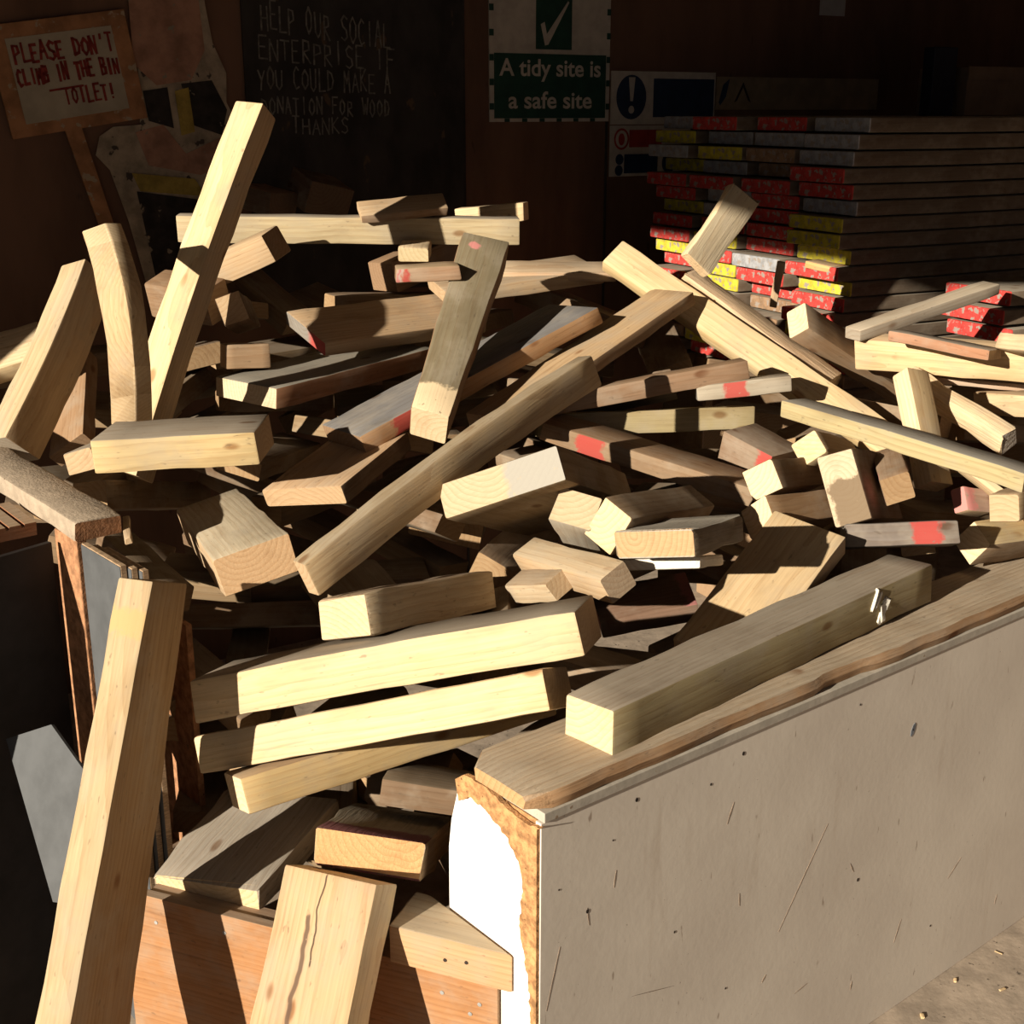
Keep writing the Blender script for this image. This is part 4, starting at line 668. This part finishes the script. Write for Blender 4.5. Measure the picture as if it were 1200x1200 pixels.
for i in range(2):
    p = CS+ED*.48+LD*(.35+1.6*i)
    o = box('timber_bearer', (-.1, -.48, FLOOR), (.1, .48, BASE-.0005), m_bear, None, basis(LD, ED, Z, p), .004)
    tag(o, 'squared timber bearer under the stack of scaffold boards, %s end' % ('painted' if i == 0 else 'far'), 'bearer')
SLOT = SBM['red']
for i, (x, y, zz, k) in enumerate(((1.246, 3.262, 1.047, 'red'), (1.228, 3.247, 1.001, 'red'), (1.25, 3.238, .955, 'red'))):
    p = Vector((x, y, zz))+LD*1.2+ED*(.11)
    o = link('scaffold_board', SBM[k], None, basis(LD, ED, Z, p))
    tag(o, 'red-ended scaffold board at the right edge above the broad bright board, %s of three' % ('topmost', 'middle', 'lowest')[i], 'scaffold board', 'scaffold boards at the right edge')
o = box('timber_bearer', (.25, .0, FLOOR), (.45, .22, .9355), m_bear, None, basis(LD, ED, Z, Vector((1.246, 3.255, 0))), .004)
tag(o, 'timber bearer under the three scaffold boards at the right edge', 'bearer')

# ------------------------------------------------------------------ writing
STROKES = {  # simple hand-printed capitals on a 0..1 by 0..1 cell
 'A': [[(0, 0), (.5, 1), (1, 0)], [(.2, .4), (.8, .4)]], 'B': [[(0, 0), (0, 1), (.7, .95), (.75, .6), (0, .52), (.85, .4), (.8, .05), (0, 0)]],
 'C': [[(1, .85), (.6, 1), (.15, .75), (.1, .3), (.5, 0), (1, .1)]], 'D': [[(.1, 0), (.1, 1), (.7, .85), (.95, .5), (.7, .1), (0, 0)]],
 'E': [[(.95, 1), (.1, 1), (.05, 0), (1, 0)], [(.1, .52), (.75, .52)]], 'F': [[(1, 1), (.1, 1), (.05, 0)], [(.1, .52), (.75, .52)]],
 'H': [[(.05, 1), (0, 0)], [(.95, 1), (1, 0)], [(0, .5), (1, .52)]], 'I': [[(.5, 1), (.5, 0)]], 'K': [[(.05, 1), (.05, 0)], [(.9, 1), (.1, .5), (1, 0)]],
 'L': [[(.1, 1), (.05, 0), (1, .02)]], 'M': [[(0, 0), (.1, 1), (.5, .4), (.9, 1), (1, 0)]], 'N': [[(0, 0), (.05, 1), (.9, 0), (1, 1)]],
 'O': [[(.5, 1), (.1, .75), (.05, .3), (.45, 0), (.9, .25), (.95, .7), (.5, 1)]], 'P': [[(.05, 0), (.1, 1), (.8, .95), (.9, .6), (.1, .45)]],
 'R': [[(.05, 0), (.1, 1), (.8, .95), (.85, .6), (.1, .48), (1, 0)]], 'S': [[(.95, .88), (.5, 1), (.1, .8), (.3, .55), (.8, .42), (.9, .15), (.5, 0), (.05, .1)]],
 'T': [[(0, 1), (1, .98)], [(.5, 1), (.48, 0)]], 'U': [[(0, 1), (.08, .2), (.5, 0), (.92, .2), (1, 1)]], 'W': [[(0, 1), (.25, 0), (.5, .6), (.75, 0), (1, 1)]],
 'Y': [[(0, 1), (.5, .5)], [(1, 1), (.5, .5), (.35, 0)]], "'": [[(.5, 1), (.45, .75)]], '!': [[(.5, 1), (.48, .3)], [(.48, .06), (.52, .0)]], '-': [[(0, .5), (1, .55)]]}
def handwrite(name, text, x0, z0, x1, h, mat, parent, y, th=.004, slope=0., seed=1):
    n = len(text); cw = (x1-x0)/n; i = 0
    for k, word in enumerate(text.split(' ')):      # each word is a part of its own
        handword(name, word, x0+i*cw, z0+slope*i*cw, cw, h, mat, parent, y, th, slope, seed*17+k); i += len(word)+1
def handword(name, text, x0, z0, cw, h, mat, parent, y, th, slope, seed):
    rn = random.Random(seed); V = []; F = []
    for i, ch in enumerate(text):
        if ch == ' ': continue
        dz = rn.uniform(-.08, .08)*h; sx = rn.uniform(.62, .78)*cw; sz = h*rn.uniform(.9, 1.1)
        for st in STROKES[ch]:
            P = [(x0+i*cw+px*sx, z0+dz+pz*sz+slope*(i*cw+px*sx)) for px, pz in st]
            for (a, b), (c, d2) in zip(P, P[1:]):
                l = math.hypot(c-a, d2-b)
                if l < 1e-6: continue
                ux, uz = (c-a)/l, (d2-b)/l; w = th*rn.uniform(.4, .6)
                k = len(V)
                a2, b2, c2, d3 = a-ux*w*.7, b-uz*w*.7, c+ux*w*.7, d2+uz*w*.7
                for yy in (y, y+.0006):
                    V += [(a2-uz*w, yy, b2+ux*w), (a2+uz*w, yy, b2-ux*w), (c2+uz*w, yy, d3-ux*w), (c2-uz*w, yy, d3+ux*w)]
                F += [(k, k+1, k+2, k+3), (k+7, k+6, k+5, k+4), (k, k+4, k+5, k+1), (k+1, k+5, k+6, k+2), (k+2, k+6, k+7, k+3), (k+3, k+7, k+4, k)]
    return link(name, mesh(name, V, F, mat, smooth=0), parent)
def typeset(name, text, x, z, width, height, mat, parent, y):
    """bold sans lettering; x,z = left end of the base line, scaled to width and cap height"""
    cu = bpy.data.curves.new(name, 'FONT'); cu.body = text; cu.size = 1; cu.extrude = 0; cu.offset = .018
    to = bpy.data.objects.new(name, cu); COL.objects.link(to); bpy.context.view_layer.update()
    me = bpy.data.meshes.new_from_object(to.evaluated_get(bpy.context.evaluated_depsgraph_get()))
    COL.objects.unlink(to); bpy.data.objects.remove(to)
    xs = [v.co.x for v in me.vertices]; mx, mn = max(xs), min(xs)
    for v in me.vertices:
        v.co = ((x+(v.co.x-mn)/(mx-mn)*width), y, z+v.co.y/.70*height)
    # every word a part of its own: cut the line at its wide gaps
    import bmesh
    bm = bmesh.new(); bm.from_mesh(me); isl = []; seen = set()
    for v in bm.verts:
        if v in seen: continue
        st = [v]; comp = []
        while st:
            a = st.pop()
            if a in seen: continue
            seen.add(a); comp.append(a); st += [e.other_vert(a) for e in a.link_edges]
        isl.append((min(p.co.x for p in comp), max(p.co.x for p in comp), comp))
    isl.sort(key=lambda i: i[0]); words = []; hi = -9
    for lo, h2, comp in isl:
        if lo-hi > height*.26 or not words: words.append([])
        words[-1] += comp; hi = max(hi, h2)
    for wv in words:
        ix = {v: i for i, v in enumerate(wv)}
        fs = {f for v in wv for f in v.link_faces}
        link(name, mesh(name, [v.co for v in wv], [[ix[v] for v in f.verts] for f in fs], mat, smooth=0), parent)
    bm.free()
def disc(name, x, z, rx, rz, y, mat, parent, hole=0):
    if not hole: return prism(name, [(x+rx*math.cos(a*math.pi/16), z+rz*math.sin(a*math.pi/16)) for a in range(32)], y, y+.0008, mat, parent)
    V = []; F = []
    for yy in (y, y+.0008):
        for f in (1, hole):
            V += [(x+rx*f*math.cos(a*math.pi/16), yy, z+rz*f*math.sin(a*math.pi/16)) for a in range(32)]
    for a in range(32):
        b = (a+1) % 32; F += [(a, b, 32+b, 32+a), (64+a, 96+a, 96+b, 64+b), (a, 64+a, 64+b, b), (32+a, 32+b, 96+b, 96+a)]
    return link(name, mesh(name, V, F, mat, smooth=0), parent)
def wall_thing(name, x, z, label, cat, yoff=0.): 
    o = empty(name, MW @ Matrix.Translation((x, yoff, z))); return tag(o, label, cat)
m_sw = plain('sign_white', (.40, .36, .31), .12, 20, .5); m_sg = plain('sign_green', (.012, .045, .032), .15, 20, .5)
m_sblue = plain('sign_blue', (.015, .028, .06), .15, 20, .5); m_sred = plain('sign_red', (.26, .03, .025), .2, 20, .5)
# "A tidy site is a safe site"
X0 = -.206
t_ = wall_thing('site_sign', X0, 1.462, 'green and white sign with a tick reading A tidy site is a safe site', 'sign')
def R_(name, x0, x1, z0, z1, y0, y1, mat, par, ox, oz): return box(name, (x0-ox, y0, z0-oz), (x1-ox, y1, z1-oz), mat, par)
R_('sign_board', -.206, .268, 1.462, 2.10, -.005, -.0005, m_sw, t_, X0, 1.462)
R_('green_panel', -.189, .252, 1.473, 1.674, -.006, -.0051, m_sg, t_, X0, 1.462)
R_('tick_panel', -.030, .111, 1.688, 1.90, -.006, -.0051, m_sg, t_, X0, 1.462)
tk = [(-.012, 1.765), (.003, 1.772), (.012, 1.735), (.094, 1.838), (.099, 1.834), (.018, 1.703), (.005, 1.700)]
prism('tick', [(a-X0, b-1.462) for a, b in tk], -.0068, -.0061, m_sw, t_)
typeset('lettering', 'A tidy site is', -.170-X0, 1.606-1.462, .400, .052, m_sw, t_, -.0064)
typeset('lettering', 'a safe site', -.135-X0, 1.505-1.462, .330, .052, m_sw, t_, -.0064)
for i in range(6):
    xx = -.15+i*.068; R_('border_dash', xx, xx+.02, 1.462, 1.4725, -.006, -.0051, m_sg, t_, X0, 1.462)
for i in range(6):
    zz = 1.50+i*.075; R_('border_dash', -.2065, -.19, zz, zz+.02, -.006, -.0051, m_sg, t_, X0, 1.462)
    R_('border_dash', .254, .2685, zz, zz+.02, -.006, -.0051, m_sg, t_, X0, 1.462)
# mandatory sign
t_ = wall_thing('safety_sign', .277, 1.451, 'white safety sign with a blue exclamation disc beside the scaffold stack', 'sign')
R_('sign_board', .277, .735, 1.451, 1.626, -.006, -.0005, m_sw, t_, .277, 1.451)
disc('blue_disc', .362-.277, 1.541-1.451, .064, .073, -.0068, m_sblue, t_)
prism('exclamation_bar', [(.349-.277, 1.606-1.451), (.376-.277, 1.606-1.451), (.368-.277, 1.528-1.451), (.357-.277, 1.528-1.451)], -.0078, -.007, m_sw, t_)
disc('exclamation_dot', .362-.277, 1.500-1.451, .012, .013, -.0078, m_sw, t_)
R_('blue_panel', .457, .729, 1.475, 1.603, -.0068, -.0061, m_sblue, t_, .277, 1.451)
# prohibition and protection sign
t_ = wall_thing('safety_sign', .277, 1.278, 'smaller white safety sign with red prohibition circle and blue panel below it', 'sign')
R_('sign_board', .277, .63, 1.278, 1.448, -.005, -.0005, m_sw, t_, .277, 1.278)
disc('red_ring', .325-.277, 1.403-1.278, .032, .036, -.0058, m_sred, t_, .8)
disc('hand_symbol', .325-.277, 1.402-1.278, .013, .02, -.0057, m_sred, t_)
R_('red_panel', .358, .50, 1.375, 1.433, -.0058, -.0051, m_sred, t_, .277, 1.278)
disc('blue_disc', .318-.277, 1.335-1.278, .017, .018, -.0058, m_sblue, t_)
disc('blue_disc', .316-.277, 1.298-1.278, .017, .018, -.0058, m_sblue, t_)
R_('blue_panel', .338, .485, 1.288, 1.352, -.0058, -.0051, m_sblue, t_, .277, 1.278)
disc('blue_disc', .535-.277, 1.32-1.278, .03, .035, -.0058, m_sblue, t_)
# long warning panel above the stack
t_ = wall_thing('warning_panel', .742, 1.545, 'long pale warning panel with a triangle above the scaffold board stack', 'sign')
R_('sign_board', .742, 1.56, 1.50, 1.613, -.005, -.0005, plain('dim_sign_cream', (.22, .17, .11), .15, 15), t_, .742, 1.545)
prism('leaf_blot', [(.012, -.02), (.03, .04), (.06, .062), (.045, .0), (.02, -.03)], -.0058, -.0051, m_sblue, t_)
prism('triangle', [(.085, -.02), (.125, .05), (.165, -.02), (.152, -.014), (.125, .033), (.098, -.014)], -.0058, -.0051, m_hole, t_)
t_ = wall_thing('notice_sheet', 1.225, 1.835, 'white paper notice pinned high on the back wall above the stack', 'notice')
R_('paper', 1.225, 1.355, 1.835, 2.02, -.002, -.0004, plain('notice_paper', (.30, .29, .29), .1, 15), t_, 1.225, 1.835)
# chalkboard with the appeal
m_chalk = plain('chalk', (.13, .12, .105), .4, 60)
t_ = wall_thing('chalkboard', -1.03, 1.20, 'black chalkboard on the back wall with a chalked appeal for a donation', 'chalkboard')
R_('board', -1.03, -.305, .95, 2.15, -.008, -.0005, m_black_wall, t_, -1.03, 1.20)
def chalk(txt, x0, z, x1, h, sl, sd): handwrite('chalked_word', txt, x0+1.03, z-1.20, x1+1.03, h, m_chalk, t_, -.0088, .0045, sl, sd)
chalk('HELP OUR SOCIAL', -.972, 1.722, -.555, .070, -.10, 3)
chalk('ENTERPRISE IF', -.985, 1.640, -.540, .060, -.06, 4)
chalk('YOU COULD MAKE A', -.990, 1.558, -.555, .058, -.02, 5)
chalk('DONATION FOR WOOD', -.985, 1.490, -.560, .045, -.02, 6)
chalk('THANKS', -.890, 1.432, -.700, .045, -.02, 7)
# placard
m_or = plain('placard_frame_paint', (.26, .125, .06), .3, 12, .8, (.28, .22, .15), 30, .1, lo=.6, hi=.66); m_pap = plain('placard_face', (.30, .26, .20), .15, 10)
m_rl = plain('red_paint_letters', (.17, .025, .02), .3, 40)
ang = math.radians(8.5)
t_ = empty('placard', MW @ Matrix.Translation((-1.53, -.012, 1.60)) @ Matrix.Rotation(-ang, 4, 'Y')); tag(t_, 'hand-lettered orange framed placard asking people not to climb in the bin', 'placard')
box('frame', (-.185, -.004, -.150), (.185, .006, .135), m_or, t_, None, .001)
box('face', (-.142, -.0055, -.118), (.140, -.0042, .098), m_pap, t_)
handwrite('painted_word', "PLEASE DON'T", -.130, .035, .140, .044, m_rl, t_, -.0064, .007, .0, 11)
handwrite('painted_word', 'CLIMB IN THE BIN', -.135, -.022, .140, .040, m_rl, t_, -.0064, .007, .0, 12)
handwrite('underline', '-', -.06, -.052, .08, .02, m_rl, t_, -.0064, .005, .0, 13)
handwrite('painted_word', 'TOILET!', -.025, -.085, .115, .038, m_rl, t_, -.0064, .006, .0, 14)
prism('handle', [(-.045, -.150), (.0, -.150), (.03, -.47), (-.01, -.47)], -.003, .006, m_or, t_)
# peeling painted cutout (plain flaking paint only)
m_cream = plain('flaking_cream_paint', (.26, .21, .155), .35, 14, .9, (.05, .04, .035), 25, .2, lo=.62, hi=.66)
m_pinkp = plain('faded_pink_paint', (.27, .145, .10), .3, 12, .9, (.2, .17, .13), 30, .1, lo=.66, hi=.7)
m_yel = plain('faded_yellow_paint', (.26, .19, .045), .3, 20)
m_blk = plain('flaking_black_paint', (.025, .021, .019), .4, 20, .9, (.22, .18, .13), 22, .1, lo=.62, hi=.66)
t_ = wall_thing('painted_cutout', -1.28, 1.30, 'old plywood cutout with flaking cream, pink, yellow and black paint right of the placard', 'painted board', -.001)
def patch(name, pts, y, mat): prism(name, [(a+1.28, b-1.30) for a, b in pts], y, y+.0012, mat, t_)
patch('backing', [(-1.36, 1.95), (-1.15, 1.95), (-1.135, 1.78), (-1.12, 1.68), (-1.085, 1.60), (-1.09, 1.52), (-1.05, 1.44), (-1.09, 1.30), (-1.16, 1.18), (-1.20, 1.0), (-1.36, 1.0), (-1.40, 1.20), (-1.44, 1.34), (-1.475, 1.38), (-1.46, 1.43), (-1.42, 1.455), (-1.345, 1.46), (-1.335, 1.68)], -.0060, m_cream)
patch('faded_patch', [(-1.35, 1.90), (-1.16, 1.90), (-1.145, 1.66), (-1.19, 1.58), (-1.29, 1.565), (-1.35, 1.62)], -.0073, m_pinkp)
patch('faded_patch', [(-1.36, 1.44), (-1.28, 1.46), (-1.22, 1.38), (-1.10, 1.43), (-1.08, 1.36), (-1.18, 1.32), (-1.33, 1.35)], -.0073, m_pinkp)
patch('black_patch', [(-1.22, 1.57), (-1.13, 1.58), (-1.09, 1.50), (-1.11, 1.43), (-1.20, 1.46)], -.0073, m_blk)
patch('black_patch', [(-1.33, 1.55), (-1.26, 1.56), (-1.25, 1.45), (-1.32, 1.47)], -.0073, m_blk)
patch('black_patch', [(-1.37, 1.28), (-1.18, 1.25), (-1.17, 1.02), (-1.33, 1.0)], -.0073, m_blk)
patch('yellow_patch', [(-1.24, 1.55), (-1.20, 1.56), (-1.19, 1.44), (-1.23, 1.43)], -.0086, m_yel)
patch('yellow_patch', [(-1.38, 1.33), (-1.20, 1.31), (-1.17, 1.26), (-1.36, 1.28)], -.0086, m_yel)
# clutter standing on the scaffold stack
TOP = BASE+ROWS*PITCHZ-.004
m_card = plain('brown_cardboard', (.17, .115, .075), .15, 10); m_fold = plain('dark_blue_plastic', (.012, .014, .024), .2, 10, .5)
MC = basis(LD, ED, Z, CS+ED*.45+Vector((0, 0, TOP)))
o = empty('cardboard_box', MC @ Matrix.Translation((.93, .1, 0))); tag(o, 'dim cardboard box standing on the scaffold board stack at the right', 'box')
box('carton', (0, 0, 0), (.30, .22, .15), m_card, o, None, .003); box('flap', (0, -.004, .11), (.30, 0, .152), m_card, o)
o = box('plastic_folder', (0, 0, 0), (.10, .05, .21), m_fold, None, MC @ Matrix.Translation((.80, .12, 0)), .004); tag(o, 'dark blue plastic folder standing beside the cardboard box on the stack', 'folder')
o = empty('board_offcut', MC @ Matrix.Translation((1.30, .12, 0)) @ Matrix.Rotation(.28, 4, 'Y')); tag(o, 'dim board leaning on the stack at the far right edge', 'board')
box('panel', (0, 0, .0), (.30, .02, .42), m_card, o, None, .002)
box('batten', (.02, -.018, .30), (.28, -.0005, .34), m_sblue, o, None, .002)
# slivers on the concrete
m_sl = wood('wood_sliver', (.6, .44, .25), (.6, .44, .25), (.6, .44, .25), 3.3)
for i, (x, y) in enumerate(((.985, 2.21), (1.06, 2.215), (1.045, 2.20), (.80, 2.13), (.90, 2.24), (1.15, 2.36), (1.02, 2.33), (.74, 2.03))):
    V, F = board_data(rnd.uniform(.012, .022), .005, .003, 700+i, .0006)
    o = link('wood_sliver', mesh('wood_sliver', V, F, m_sl), None, Matrix.Translation((x, y, FLOOR+.0016)) @ Matrix.Rotation(rnd.uniform(0, 3), 4, 'Z'))
    tag(o, 'tiny pale wood sliver on the concrete along the foot of the grey panel', 'wood sliver', 'slivers on the floor')
